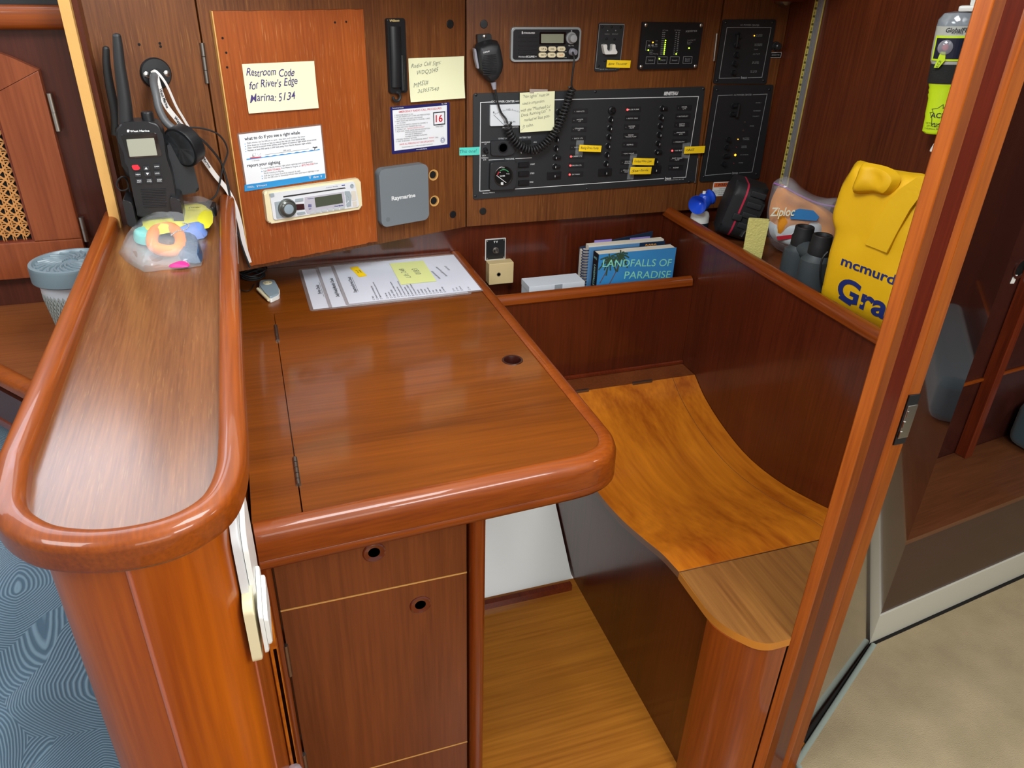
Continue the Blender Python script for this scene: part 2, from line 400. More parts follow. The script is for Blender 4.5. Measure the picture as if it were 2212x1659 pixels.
for q in ((936, 378), (938, 434)):
    x, y = FL.uv(*q); g = MB(); g.lathe([(.0125, .0004), (.0125, .0012), (.0108, .0012), (.0095, .0004)], 24, Matrix.Translation((x, y, 0)))
    g.build('cable_hole_rim', W_TAN, pm); MB().disc(x-.002, y+.001, .0082, .0004, .0010).build('cable_hole', M_HOLE, pm)
pr = panel('locker_panel', 'large flat veneered panel behind the big black switch board and the built-in radio', FW, .4755, 1.0965, .786, 1.372)
plug(pr, FW, 1045, 52); plug(pr, FW, 1043, 456)
pn = panel('locker_panel', 'narrow veneered panel at the right carrying the two smaller black power boards', FW, 1.1010, 1.284, .786, 1.372)
for a, b in (((1549, 71), (1542, 133)), ((1508, 340), (1501, 395))): hinge(pn, FW, a, b, .0032, knuckles=1, m=M_STEEL)
# grab handle near the top right
g = MB(); A = FW.uv(1690, -12); B = FW.uv(1790, -8)
g.tube([(A[0]-.06, A[1], .05), (A[0], A[1], .05), (A[0]+.16, A[1], .05)], .013, 14)
o = g.build('grab_rail', W_DARKRAIL, None, FW.M); tag(o, 'dark red wooden grab rail at the top edge above the narrow panel', 'grab rail')
g = MB(); g.lathe([(.004, -.02), (.016, -.018), (.019, 0), (.014, .012), (.004, .016)], 20, Matrix.Translation((FW.uv(1684, -4)[0], FW.uv(1684, -4)[1], .02)))
o = g.build('door_knob', M_STEEL, None, FW.M); tag(o, 'round brushed steel knob at the top edge of the right-hand panels', 'knob')

# ---------------------------------------------------------------- light strip in an aluminium channel on the right wall
xa, ya = FX.uv(1748, 200); x1_ = FX.uv(1765, 100)[0]
root = empty('light_strip', FX.M, 'vertical light strip in a ribbed aluminium channel on the dark right wall', 'light strip')
u0 = FX.uv(1752, 100)[0]; u1 = FX.uv(1764, 100)[0]; u2 = FX.uv(1776, 100)[0]
u0, u2 = .092, .122; um = .106
MB().box(u0-.002, u2, .745, 1.90, 0, .003).build('backing', mat('strip_backing', 'c8b95a', .5), root)
g = MB()
for k in range(4): g.box(um+.0015+k*.004, um+.0038+k*.004, .745, 1.90, .003, .008)
g.build('channel', mat('anodised', 'c4c6c8', .35, .7), root)
g = MB(); z = .76
while z < 1.90:
    g.box(u0+.003, u0+.009, z, z+.0045, .003, .0045); g.box(u0+.004, u0+.0055, z+.006, z+.012, .003, .0035); z += .0165
g.build('light_chips', mat('chip_dark', '5c5424', .5), root)

# ---------------------------------------------------------------- ledge on the right with its panel and rail
ld = empty('side_ledge', Matrix(), 'dark glossy ledge side beside the seat with a varnished rail along its top', 'ledge')
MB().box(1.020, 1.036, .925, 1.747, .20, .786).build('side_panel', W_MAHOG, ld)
MB().prism([(1.036, .93), (1.284, 1.125), (1.284, 1.747), (1.036, 1.747)], .730, .745).build('ledge_board', W_CAB, ld)
g = MB(); P = [(1.028, 1.745), (1.028, .925)]
g.sweep(P, half(.030, .772, .797)); g.build('rail', W_RAILY, ld)
# ---------------------------------------------------------------- book pocket
bk = empty('book_pocket', Matrix(), 'low dark wooden pocket behind the seat with an orange varnished top rail', 'book pocket')
zr = FW.M.translation.z+vfr(0, 1.565, 0).uv(1300, 627)[1]
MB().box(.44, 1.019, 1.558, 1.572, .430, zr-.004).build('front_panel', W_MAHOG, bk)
g = MB(); g.sweep([(.44, 1.565), (1.012, 1.565)], half(.026, zr-.010, zr+.014)); g.build('rail', W_RAIL, bk)
MB().box(.44, 1.019, 1.572, 1.747, .43, .445).build('pocket_floor', W_CAB, bk)
MB().box(.46, 1.019, 1.551, 1.558, .4275, .437, .002).build('foot_bead', W_DARKRAIL, bk)

# ---------------------------------------------------------------- seat
SP = [(1.49, .427), (1.43, .392), (1.342, .364), (1.25, .349), (1.17, .350), (1.08, .364), (.985, .390), (.92, .410), (.86, .420)]
SS = smooth([(a, b, 0) for a, b in SP], 5)
def seatz(y):
    for a, b in zip(SS, SS[1:]):
        if b.x <= y <= a.x: return a.y+(b.y-a.y)*(a.x-y)/(a.x-b.x+1e-9)
    return SP[0][1] if y > 1.4 else SP[-1][1]
st = empty('navigator_seat', Matrix(), 'moulded golden plywood seat on a dark glossy base, right of the chart table', 'seat')
def ply(x0, x1, edge=None, th=.014):
    g = MB(); T = []; Bo = []
    for p in SS:
        T.append([g._v((x, p.x, p.y)) for x in (x0, x1)]); Bo.append([g._v((x, p.x, p.y-th)) for x in (x0, x1)])
    for i in range(len(SS)-1):
        g._f([T[i][0], T[i+1][0], T[i+1][1], T[i][1]]); g._f([Bo[i][0], Bo[i][1], Bo[i+1][1], Bo[i+1][0]])
        g._f([T[i][0], Bo[i][0], Bo[i+1][0], T[i+1][0]], 1); g._f([T[i][1], T[i+1][1], Bo[i+1][1], Bo[i][1]], 1)
    g._f([T[0][0], T[0][1], Bo[0][1], Bo[0][0]], 1); g._f([T[-1][0], Bo[-1][0], Bo[-1][1], T[-1][1]], 1)
    return g
W_PLYE = mat('ply_side_dark', '7c5840', .4, coat=.3)
ply(.622, .9540).build('seat_lid', [W_SEAT, W_PLYE], st, sharp=50)
ply(.9552, 1.019).build('seat_border', [W_SEAT, W_PLYE], st, sharp=50)
MB().box(.44, 1.019, 1.4915, 1.558, .410, .427, .001).build('rear_strip', W_CAB, st)
for x in (.665, .84): MB().box(x, x+.055, 1.486, 1.492, .424, .4315, .001).build('hinge', M_STEELD, st)
capP = roundpoly([(.622, .8590), (.622, .735), (.668, .672), (.7200, .672), (.7310, .6855), (.80, .725), (.954, .83), (.954, .8590)], [0, .10, .07, .001, 0, 0, 0, 0], 8)
g = MB(); g.prism(capP, .404, .4200, .003, 0, 3); 
for f in g.bm.faces:
    if abs(f.normal.z) < .3: f.material_index = 1
g.bm.normal_update()
for f in g.bm.faces: f.material_index = 1 if abs(f.normal.z) < .5 else 0
g.build('front_cap', [W_CAP, W_CAPEDGE], st)
# base side, following the seat
g = MB(Matrix(((0, 0, 1, 0), (1, 0, 0, 0), (0, 1, 0, 0), (0, 0, 0, 1))))
pts = [(1.60, .0), (1.60, .410), (1.49, .412)]+[(p.x, p.y-.0145) for p in SS][1:]+[(.76, .4035), (.76, 0)]
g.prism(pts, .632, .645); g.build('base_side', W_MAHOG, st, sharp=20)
g = MB(); g.sweep(smooth([(.6345, .762, 0), (.637, .742, 0), (.652, .712, 0), (.680, .693, 0), (.7195, .686, 0)], 6), [(0, 0), (.012, 0), (.012, .4035), (0, .4035)])
g.build('base_corner', W_COL if False else wood('corner_varnish', '6a2a0c', '924614', 'Z', .7, .28, .8, 0, coatr=.08), st)
MB().tube([(.6325, .762, 0), (.6325, .762, .403)], .0020, 8).build('bead', mat('bead_pink', 'a8604a', .4, coat=.4), st)

# ---------------------------------------------------------------- chart table
ct = empty('chart_table', Matrix.Translation((0, 0, 0)), 'glossy brown chart table with a rounded varnished edge, filling the middle of the view', 'table')
MB().prism([(-.060, 1.747), (.4385, 1.747), (.4425, 1.4848), (.003, 1.4848), (.003, .8255), (-.060, .8225)], ZD-.016, ZD, .0005).build('fixed_top', W_DESK, ct)
lid = roundpoly([(.0045, .8255), (.385, .8455), (.4525, .849), (.4525, .925), (.4425, 1.4835), (.0045, 1.4835)], [0, .01, .05, .02, 0, 0], 8)
hx, hy = FD.uv(1107, 778)
n = 26
g = MB()     # lid with a real finger hole
outer = [g._v((p[0], p[1], ZD)) for p in lid]; lowo = [g._v((p[0], p[1], ZD-.016)) for p in lid]
hol = [g._v((hx+.0165*math.cos(2*PI*k/n), hy+.0165*math.sin(2*PI*k/n), ZD)) for k in range(n)]
eo = [g.bm.edges.new((outer[i-1], outer[i])) for i in range(len(outer))]; eh = [g.bm.edges.new((hol[i-1], hol[i])) for i in range(n)]
bmesh.ops.triangle_fill(g.bm, edges=eo+eh, use_beauty=True, use_dissolve=False)
for i in range(len(outer)): g._f([outer[i-1], outer[i], lowo[i], lowo[i-1]])
lidob = g.build('lid', W_DESK, ct)
g = MB(); g.lathe([(.0168, .0012), (.0190, .0010), (.0195, 0)][::-1]+[(.0155, .0008), (.0135, -.006), (.0128, -.014)], 28, Matrix.Translation((hx, hy, ZD)), caps=False); g.lathe([(.0128, -.0143), (.0001, -.0143)], 20, Matrix.Translation((hx, hy, ZD)), 1)
g.build('finger_hole', [mat('hole_rim', '30100a', .3, coat=.3), M_HOLE], lidob)
for a, b in (((592, 705), (598, 738)), ((640, 990), (648, 1050))):
    p, q = FD.uv(*a), FD.uv(*b); L = q[1]-p[1]; g = MB()
    for k in range(5): g.tube([(.0036, p[1]+L*(k+.04)/5, ZD+.001), (.0036, p[1]+L*(k+.96)/5, ZD+.001)], .0036, 10)
    g.build('hinge', M_STEELD, ct)
# edge trim: the high nosing round the right side and front
path = [(.452, 1.746), (.466, .925)]+[tuple(v)[:2] for v in smooth([(.466, .925, 0), (.4645, .885, 0), (.449, .853, 0), (.418, .838, 0), (.385, .833, 0)], 6)][1:]+[(.20, .8235), (-.058, .810)]
prof = [(-.0135, ZD-.016), (-.0135, ZD+.002), (-.010, ZD+.0045), (-.003, ZD+.005), (.006, ZD+.002), (.011, ZD-.003), (.0145, ZD-.012), (.015, ZD-.040), (.0135, ZD-.0425), (.0150, ZD-.045), (.0150, ZD-.052), (.012, ZD-.058), (.004, ZD-.060), (-.0135, ZD-.060)]
prof = [(-d, z) for d, z in prof]
MB().sweep(path, prof).build('edge_trim', W_RAIL, ct, sharp=50)
# ---------------------------------------------------------------- cabinet under the table
FC = vfr(0, .860, 0)
cb = empty('table_cabinet', Matrix(), 'brown cabinet under the chart table with a shallow drawer over a hinged door', 'cabinet')
MB().box(-.062, .262, .875, 1.25, .0, ZD-.02).build('carcass', W_CAB, cb)
MB().prism(rrect(.2370, .2620, .845, .885, .010, 5), 0, ZD-.06).build('corner_post', W_RAILZ, cb)
MB().prism(rrect(-.0648, -.0475, .852, .885, .006, 4), 0, ZD-.06).build('corner_post', W_RAILZ, cb)
zs = FC.uv(808, 1278)[1]
dr = MB().box(-.0450, .2345, .860, .877, zs+.001, ZD-.03, .0008).build('drawer', W_CAB, cb)
zb = FC.uv(900, 1632)[1]
do = MB().box(-.0450, .2345, .860, .877, zb+.001, zs-.0015, .0008).build('door', W_CAB, cb)
MB().box(-.0450, .2345, .8594, .862, zs-.0012, zs+.0008).build('edge_band', W_TAN, cb)
MB().box(-.0450, .2345, .8594, .862, zb-.0012, zb+.0006).build('edge_band', W_TAN, cb)
MB().box(-.0450, .2345, .861, .877, .02, zb-.0015, .0008).build('toe_panel', W_CAB, cb)
for par, q in ((dr, (808, 1193)), (do, (908, 1306))):
    x, z = FC.uv(*q); M = Matrix.Translation((x, .860, z)) @ Matrix.Rotation(PI/2, 4, 'X')
    g = MB(); g.lathe([(.0172, -.001), (.0168, .0012), (.0150, .0022), (.0128, .0016), (.0100, .0009), (.0085, .0006)], 28, M, caps=False); g.lathe([(.0087, .0007), (.0001, .0007)], 24, M, 1)
    g.build('ring_pull', [mat('ring_varnish', '5c2416', .12, coat=.8), M_HOLE], par)
for a, b in (((622, 1390), (631, 1455)), ((661, 1625), (668, 1690))): 
    p, q = FC.uv(*a), FC.uv(*b)
    MB().tube([(-.0468, .858, p[1]), (-.0468, .858, q[1])], .0045, 10).build('hinge', M_STEELD, cb)
# small wooden ladder-like slats glimpsed between column and cabinet
sl = empty('wood_rack', Matrix(), 'narrow light wooden slats standing between the round column and the cabinet', 'rack')
FK = vfr(0, .80, 0)
for a, b, wd in (((590, 1395), (614, 1700), .010), ((612, 1500), (640, 1720), .007)):
    p, q = FK.uv(*a), FK.uv(*b)
    MB().box(p[0]-wd/2, p[0]+wd/2, .795, .815, max(0, q[1]), p[1]+.1 if wd < .008 else p[1]+.06, .001).build('slat', W_TAN if wd < 0 else W_SEAT, sl)
p = FK.uv(632, 1652); o = MB().lathe([(.004, -.012), (.011, -.008), (.014, 0), (.011, .008), (.003, .012)], 10, Matrix.Translation((p[0]+.002, .785, p[1]))).build('glass_knob', mat('glass_knob', 'd8c8d0', .08, trans=.6), None)
tag(o, 'small faceted clear knob at the bottom edge, in front of the light slats', 'knob')

# ---------------------------------------------------------------- divider unit: long narrow shelf on a round-ended column
dv = empty('divider_unit', Matrix(), 'tall narrow divider with rounded orange column and a satin shelf top inside a varnished rail', 'divider')
ZT = .9265
cen = [(-.053, 1.553), (-.053, .68)]+[tuple(v)[:2] for v in smooth([(-.053, .68, 0), (-.056, .622, 0), (-.069, .578, 0), (-.098, .554, 0), (-.135, .548, 0), (-.172, .555, 0), (-.207, .576, 0), (-.234, .618, 0), (-.2465, .70, 0)], 5)][1:]+[(-.2465, 1.49)]
MB().prism(cen, ZT-.020, ZT).build('shelf_top', W_SHELF, dv)
MB().sweep(cen, [(-.0125, .918), (-.0135, .922), (-.0135, .938)]+[(-.0130*math.cos(PI*i/10), .9395+.0080*math.sin(PI*i/10)) for i in range(11)]+[(.0135, .938), (.0135, .922), (.0125, .918)]).build('rail', W_RAILY, dv, sharp=60)
colp = [(-.066, 1.52), (-.066, .66)]+[tuple(v)[:2] for v in smooth([(-.066, .66, 0), (-.068, .61, 0), (-.080, .587, 0), (-.105, .567, 0), (-.137, .561, 0), (-.172, .567, 0), (-.202, .586, 0), (-.221, .62, 0), (-.229, .68, 0)], 5)][1:]+[(-.232, 1.48)]
MB().prism(colp, 0, .917).build('column', W_COL, dv, sharp=50)
MB().tube([(-.1450, .5615, 0), (-.1450, .5615, .917)], .0022, 8).build('bead', mat('bead_pink', 'a8604a', .4, coat=.4), dv)
MB().tube([(-.0668, .624, 0), (-.0668, .624, .917)], .0016, 8).build('bead', mat('bead_pink', 'a8604a', .4), dv)
# partition standing on the shelf
struct(MB().box(-.2465, -.2305, 1.4465, 1.495, ZT, 1.93).build('trim_1', [W_TAN]))
struct(MB().box(-.2300, -.222, 1.462, 1.50, ZT, 1.93).build('trim_2', W_MAHOG))
# white plates on the side of the column
rk = empty('plastic_rack', Matrix.Translation((-.0655, .63, .78)), 'stack of overlapping white plastic plates on the side of the round column', 'rack')
def slab(x0, x1, y0, y1, z0, z1, r, m, nm, tilt=0):
    Mx = Matrix(((0, 0, 1, 0), (1, 0, 0, 0), (0, 1, 0, 0), (0, 0, 0, 1)))
    g = MB(Mx); g.prism(rrect(y0, y1, z0, z1, r, 6), x0, x1, .0022, seg=3); return g.build(nm, m, rk)
slab(0, .0075, -.02, .085, -.035, .105, .03, mat('plate_white', 'd4d8da', .35), 'back_plate')
slab(0, .0100, -.040, .05, -.062, .02, .012, M_CREAM, 'lower_plate')
slab(.0080, .0130, -.01, .075, -.040, .085, .025, M_WPL, 'front_plate')
slab(.0135, .0175, -.040, .035, -.052, .010, .010, M_WPL, 'small_plate')
slab(.0178, .0220, -.040, .025, -.040, .004, .008, M_WPL, 'cover')

# ---------------------------------------------------------------- saloon side at the left
FS = vfr(0, 1.56, 0)
zdeck = FS.uv(45, 656)[1]; FDK = hfr(zdeck)
struct(MB().box(-1.5, -.247, 1.56, 1.60, .3, 1.94).build('wall_saloon', W_SALOON))
A = FS.uv(0, 14); B = FS.uv(0, 62)
g = MB(Matrix(((0, 0, 1, 0), (1, 0, 0, 0), (0, 1, 0, 0), (0, 0, 0, 1))))
g.prism(rrect(1.528, 1.560, B[1], A[1]+.004, .014, 6), -1.4, -.248); o = g.build('upper_rail', W_RAIL); tag(o, 'thick varnished rail across the top left corner above the cane door', 'rail')
MB_ = MB().box(-1.4, -.248, 1.552, 1.5605, A[1]+.004, 1.9); o = MB_.build('dark_pane', mat('dark_pane', '26282c', .2, coat=.5)); struct(o); o.name = 'window_1'
# cane door
dd = empty('cane_locker_door', FS.M, 'reddish wooden locker door with woven cane insert, left of the tan partition edge', 'door')
OUT = FS.P([(80, 150), (188, 552), (-160, 575), (-230, 175), (0, 118)], .018)
top = FS.uv(0, 118, .018)
W1, H1 = FS.uv(81, 151, .018); Wb, Hb = FS.uv(188, 552, .018); Hbot = FS.uv(30, 604, .018)[1]
xr = (W1+Wb)/2; xl = xr-.36; xi = xr-.078; xil = xl+.078; hi_bot = FS.uv(50, 524, .018)[1]; h_sh = H1
def archy(x): t = (x-(xl+xr)/2)/((xr-xl)/2); return h_sh+.055*(1-min(1, t*t))
topo = [(xr-(xr-xl)*k/10, archy(xr-(xr-xl)*k/10)) for k in range(11)]
topi = [(xi-(xi-xil)*k/10, archy(xi-(xi-xil)*k/10)-.075) for k in range(11)]
g = MB()
g.prism([(xi, hi_bot), (xr, hi_bot), (xr, h_sh), (xi, archy(xi)-.075)], .002, .018, .003)
g.prism([(xl, hi_bot), (xil, hi_bot), (xil, archy(xil)-.075), (xl, h_sh)], .002, .018, .003)
g.prism([(xl, Hbot), (xr, Hbot), (xr, hi_bot), (xl, hi_bot)], .002, .018, .003)
for i in range(10): g.prism([topi[i], topi[i+1], topo[i+1], topo[i]], .002, .018)
g.build('frame', W_SDOOR, dd)
g = MB(); pitch = .0160; z = hi_bot+.004; tp = archy((xl+xr)/2)-.075
def cl(p, q, wd, z0):
    p, q = Vector(p), Vector(q); d = (q-p)
    if d.length < .004: return
    d.normalize(); s_ = Vector((-d.y, d.x))*wd/2
    g.prism([tuple(p-s_), tuple(q-s_), tuple(q+s_), tuple(p+s_)], z0, z0+.0007)
nxx = int((xi-xil)/pitch)+1; nzz = int((tp-hi_bot)/pitch)+1
for j in range(nzz):
    y = hi_bot+j*pitch
    for d_ in (-.0019, .0019): cl((xil, y+d_), (xi, y+d_), .0019, .006)
for i in range(nxx+1):
    x = xi-i*pitch
    for d_ in (-.0019, .0019): cl((x+d_, hi_bot), (x+d_, tp), .0019, .0068)
for s_ in (1, -1):
    c = -nzz
    while c < nxx+nzz:
        x0 = xil+c*pitch; a = 0; b = nzz*pitch
        P = []
        lo, hi = 0.0, b
        if s_ > 0: lo = max(lo, xil-x0); hi = min(hi, xi-x0); p, q = (x0+lo, hi_bot+lo), (x0+hi, hi_bot+hi)
        else: lo = max(lo, x0-xi); hi = min(hi, x0-xil); p, q = (x0-lo, hi_bot+lo), (x0-hi, hi_bot+hi)
        if hi > lo: cl((p[0], p[1]+pitch/2), (q[0], q[1]+pitch/2), .0028, .0075 if s_ > 0 else .0083)
        c += 1
g.build('cane_webbing', mat('cane', 'c88a4a', .55, var=.3, bscale=200), dd)
MB().box(xil-.01, xi+.01, hi_bot-.01, tp+.01, .001, .0035).build('dark_backing', M_HOLE, dd)
MB().line([(xi, hi_bot), (xi, tp), (xil, tp), (xil, hi_bot)], .006, .0150, True, th=.010).build('inner_bead', W_DARKRAIL, dd)
for a, b in (((103, 203), (121, 285)), ((170, 472), (184, 524))):
    p, q = FS.uv(*a, .02), FS.uv(*b, .02); x = xr+.006
    MB().tube([(x, p[1], .012), (x, (p[1]+q[1])/2-.0005, .012)], .0052, 12).tube([(x, (p[1]+q[1])/2+.0005, .012), (x, q[1], .012)], .0052, 12).build('hinge', M_STEEL, dd)
# lower shelf with fiddle
a0 = FDK.uv(0, 815); a1 = FDK.uv(82, 858)
dirv = (Vector(a1)-Vector(a0)).normalized(); p1 = Vector(a0)+dirv*((1.550-a0[1])/dirv.y); p2 = Vector(a1)+dirv*.2
sd = empty('saloon_shelf', Matrix(), 'low brown shelf beyond the divider with an orange rail along its front', 'shelf')
xe = -.2475; tt = (xe-p1.x)/dirv.x; pe = p1+dirv*tt if dirv.x > 0 else p2
MB().prism([tuple(p1), tuple(pe), (xe, 1.559), (p1.x, 1.559)], zdeck-.015, zdeck).build('board', wood('deck_veneer', '5a2c14', '844a22', 'X', .8, .4, .35), sd)
MB().sweep([tuple(p1), tuple(pe)], half(.030, zdeck-.002, zdeck+.020)).build('rail', W_RAIL, sd)
nf_ = Vector((-dirv.y, dirv.x)); nf_ = nf_ if nf_.y < 0 else -nf_
MB().prism([tuple(p1+nf_*.010), tuple(pe+nf_*.010), tuple(pe-nf_*.006), tuple(p1-nf_*.006)], zdeck-.085, zdeck-.0155).build('fascia', W_SALOON, sd)
MB().sweep([tuple(p1), tuple(pe)], half(.026, zdeck-.095, zdeck-.072)).build('lower_bead', W_DARKRAIL, sd)
#print('DECK', zdeck, a0, a1, tuple(pe))
# blue quilt over the settee
g = MB(); NX, NY = 70, 90
def qz(x, y):
    t = min(1, max(0, (y-.55)/.42)); s_ = t*t*(3-2*t)
    z = .36+.255*s_ + (.03-.02*s_)*noise.noise(Vector((x*4, y*4, 0)))+.012*noise.noise(Vector((x*14, y*11, 3)))+.05*max(0, -.45-x)
    r_ = math.hypot(x+.36, y-.72); z += .012*math.sin(r_*70+2*math.atan2(y-.72, x+.36))*math.exp(-(r_/.10)**2)
    return z
gv = [[g._v((-1.0+.755*i/NX, .15+1.27*j/NY, qz(-1.0+.755*i/NX, .15+1.27*j/NY))) for i in range(NX+1)] for j in range(NY+1)]
gb = [[g._v((-1.0+.755*i/NX, .15+1.27*j/NY, .10)) for i in (0, NX)] for j in (0, NY)]
for j in range(NY):
    for i in range(NX): g._f([gv[j][i], gv[j][i+1], gv[j+1][i+1], gv[j+1][i]])
g._f([gb[0][0], gb[1][0], gb[1][1], gb[0][1]])
g._f([gb[0][0], gb[0][1]]+[gv[0][i] for i in range(NX, -1, -1)]); g._f([gb[1][1], gb[1][0]]+[gv[NY][i] for i in range(NX+1)])
g._f([gb[1][0], gb[0][0]]+[gv[j][0] for j in range(NY+1)]); g._f([gb[0][1], gb[1][1]]+[gv[j][NX] for j in range(NY, -1, -1)])
mq, t, b = newmat('quilt_blue'); N = t.nodes; K = t.links
tc = N.new('ShaderNodeTexCoord'); vo = N.new('ShaderNodeTexVoronoi'); vo.distance = 'EUCLIDEAN'; vo.inputs['Scale'].default_value = 7.5; vo.distance = 'MINKOWSKI'; vo.inputs['Exponent'].default_value = 1.4; K.new(tc.outputs['Object'], vo.inputs['Vector'])
m1 = N.new('ShaderNodeMath'); m1.operation = 'MULTIPLY'; m1.inputs[1].default_value = 240; K.new(vo.outputs['Distance'], m1.inputs[0])
m2 = N.new('ShaderNodeMath'); m2.operation = 'SINE'; K.new(m1.outputs[0], m2.inputs[0])
rp = N.new('ShaderNodeValToRGB'); rp.color_ramp.elements[0].position = .25; rp.color_ramp.elements[0].color = lin('425c70'); rp.color_ramp.elements[1].position = .9; rp.color_ramp.elements[1].color = lin('6c8698')
m3 = N.new('ShaderNodeMath'); m3.operation = 'MULTIPLY_ADD'; m3.inputs[1].default_value = .5; m3.inputs[2].default_value = .5; K.new(m2.outputs[0], m3.inputs[0]); K.new(m3.outputs[0], rp.inputs[0])
K.new(rp.outputs[0], b.inputs['Base Color']); b.inputs['Roughness'].default_value = .9; b.inputs['Sheen Weight'].default_value = .4
bn = N.new('ShaderNodeBump'); bn.inputs['Strength'].default_value = .5; bn.inputs['Distance'].default_value = .002; K.new(m3.outputs[0], bn.inputs['Height']); K.new(bn.outputs[0], b.inputs['Normal'])
o = g.build('quilt', mq); tag(o, 'blue quilted cover with pale stitched contour pattern on the settee at the lower left', 'quilt')

# ---------------------------------------------------------------- stern cabin doorway at the right
jx = lambda L: L
def jamb(name, pts, m, z0=0, z1=1.93): return MB().prism(pts, z0, z1).build(name, m, jr, sharp=30)
jr = bpy.data.objects.new('trim_3', None); COL.objects.link(jr); struct(jr)
jamb('edge_strip', roundpoly([(.7205, .6735), (.7385, .6675), (.7430, .6705), (.7430, .690), (.7375, .690)], [.002, .003, .001, 0, 0]), W_DOORPOST)
jamb('flat_board', [(.7430, .6765), (.7610, .6735), (.7610, .698), (.7470, .698), (.7430, .694)], wood('jamb_mid', '602a0a', '7e4010', 'Z', 1, .4, .2, 0, coatr=.1))
jamb('dark_board', [(.7610, .6738), (.792, .6770), (.792, .705), (.7610, .705)], W_DOORDARK)
jamb('moulding', roundpoly([(.792, .6885), (.7945, .684), (.7965, .688), (.799, .682), (.812, .680), (.815, .6885), (.818, .688), (.818, .705), (.792, .705)], [.001, .001, .001, .004, .005, .001, 0, 0, 0], 4), W_DOORPOST)
jamb('stop_board', [(.818, .6905), (.8390, .6875), (.8390, .705), (.818, .705)], wood('jamb_out', '6e300c', '96500f', 'Z', 1, .4, .3, 0))
FJ = vfr(0, .689, 0)
g = MB(); zt, zb_ = FJ.uv(1992, 848)[1], FJ.uv(1955, 955)[1]; L = zt-zb_
g.box(.8205, .8405, .686, .6895, zb_, zt, .001, 0); g.box(.8225, .8405, .6845, .6865, zb_+L*.14, zt-L*.2, .001, 1)
for k in range(3): g.box(.8215+.001*k, .826, .683, .685, zb_+L*(.18+.2*k), zb_+L*(.30+.2*k), .0005, 1)
o = g.build('strike_plate', [M_BLK, M_STEEL], jr)
# bulkhead closing the seat alcove from the stern cabin
struct(MB().prism([(.79, .706), (.83, .7055), (1.02, .852), (1.33, 1.105), (1.33, 1.13), (1.0, .878)], 0, 1.93).build('wall_bulkhead', W_MAHOG))
# open glossy door
d0 = Vector((.846, .712)); d1 = Vector((1.2085, .906)); dn = (d1-d0).normalized(); dl = (d1-d0).length
FDo = vfr(d0.x, d0.y, math.degrees(math.atan2(dn.y, dn.x)))
dor = bpy.data.objects.new('door_1', None); COL.objects.link(dor); dor.matrix_world = FDo.M; struct(dor)
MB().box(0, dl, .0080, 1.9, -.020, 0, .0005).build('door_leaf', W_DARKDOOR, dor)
# bunk
FBk = vfr(1.207, .909, 7.3)
zbt = FBk.uv(1965, 1160)[1]; zkick = FBk.uv(1893, 1330)[1]
bn_ = empty('stern_bunk', FBk.M, 'dark wooden bunk base in the stern cabin at the right, seen past the door jamb', 'bunk')
FT = hfr(zbt); pb = FT.uv(2060, 978); pbl = FBk.I @ Vector((pb[0], pb[1], 0))
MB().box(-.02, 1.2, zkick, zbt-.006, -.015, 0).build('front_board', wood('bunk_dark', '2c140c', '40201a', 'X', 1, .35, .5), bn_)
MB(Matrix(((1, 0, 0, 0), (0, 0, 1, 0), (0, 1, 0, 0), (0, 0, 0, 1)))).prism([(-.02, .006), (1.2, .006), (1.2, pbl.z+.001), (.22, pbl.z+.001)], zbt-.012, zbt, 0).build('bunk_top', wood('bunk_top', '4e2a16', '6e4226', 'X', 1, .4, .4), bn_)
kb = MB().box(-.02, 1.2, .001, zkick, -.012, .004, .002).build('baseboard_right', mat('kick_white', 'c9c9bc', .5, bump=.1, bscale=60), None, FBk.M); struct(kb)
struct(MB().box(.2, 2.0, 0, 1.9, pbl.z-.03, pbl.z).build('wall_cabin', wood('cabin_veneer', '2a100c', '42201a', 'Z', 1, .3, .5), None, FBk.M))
FBW = Fr(FBk.M @ Matrix.Translation((0, 0, pbl.z)))
p, q = FBW.uv(2087, 975, .02), FBW.uv(2200, 700, .02)
x = (p[0]+q[0])/2
o = MB().box(p[0]-.012, p[0]+.014, zbt, 1.9, .001, .03, .002).build('cabin_post', W_DARKRAIL, None, FBW.M); tag(o, 'slim reddish upright post at the back of the stern bunk', 'post')
x0 = FBW.uv(2085, 830)[0]; y0 = FBW.uv(2085, 828)[1]
o = MB().box(.2, 1.2, y0-.004, y0+.003, 0, .006, .001).build('trim_4', W_RAIL, None, FBW.M); struct(o)
# finger hole and sticker on the cabin wall
p = FBW.uv(2206, 580, .002); g = MB(); g.lathe([(.024, 0), (.024, .003), (.019, .003), (.017, .0005)], 26, Matrix.Translation((p[0], p[1], 0)), caps=False); g.lathe([(.018, .001), (.0001, .001)], 20, Matrix.Translation((p[0], p[1], 0)), 1)
o = g.build('finger_pull', [mat('pull_dark', '3a1a14', .15, coat=1), M_HOLE], None, FBW.M); tag(o, 'round recessed finger pull at the right edge of the frame, above the white sticker', 'finger pull')
sk = Mnt('sticker', 'small white blank sticker on the dark cabin wall near the right edge', 'sticker', FBW, [(2188, 594), (2196, 594), (2192, 612), (2183, 612)], .0005)
sk.plate('label', M_WPL, .0006, .001, 0)
# teal cushion on the bunk
Q = FT.P([(2118, 930), (2260, 1040), (2330, 960), (2170, 870)]); loc = [(FBk.I @ Vector((a, b, zbt))) for a, b in Q]
g = MB(); cx = loc[0].x; z0 = min(v.z for v in loc)
g.box(cx, cx+.8, zbt+.001, zbt+.13, pbl.z+.015, -.06, .03, seg=4); o = g.build('cushion', mat('teal_cloth', '2c444e', .9, bump=.3, bscale=600, sheen=.3), None, FBk.M); tag(o, 'dark teal cushion lying on the stern bunk at the right edge', 'cushion')
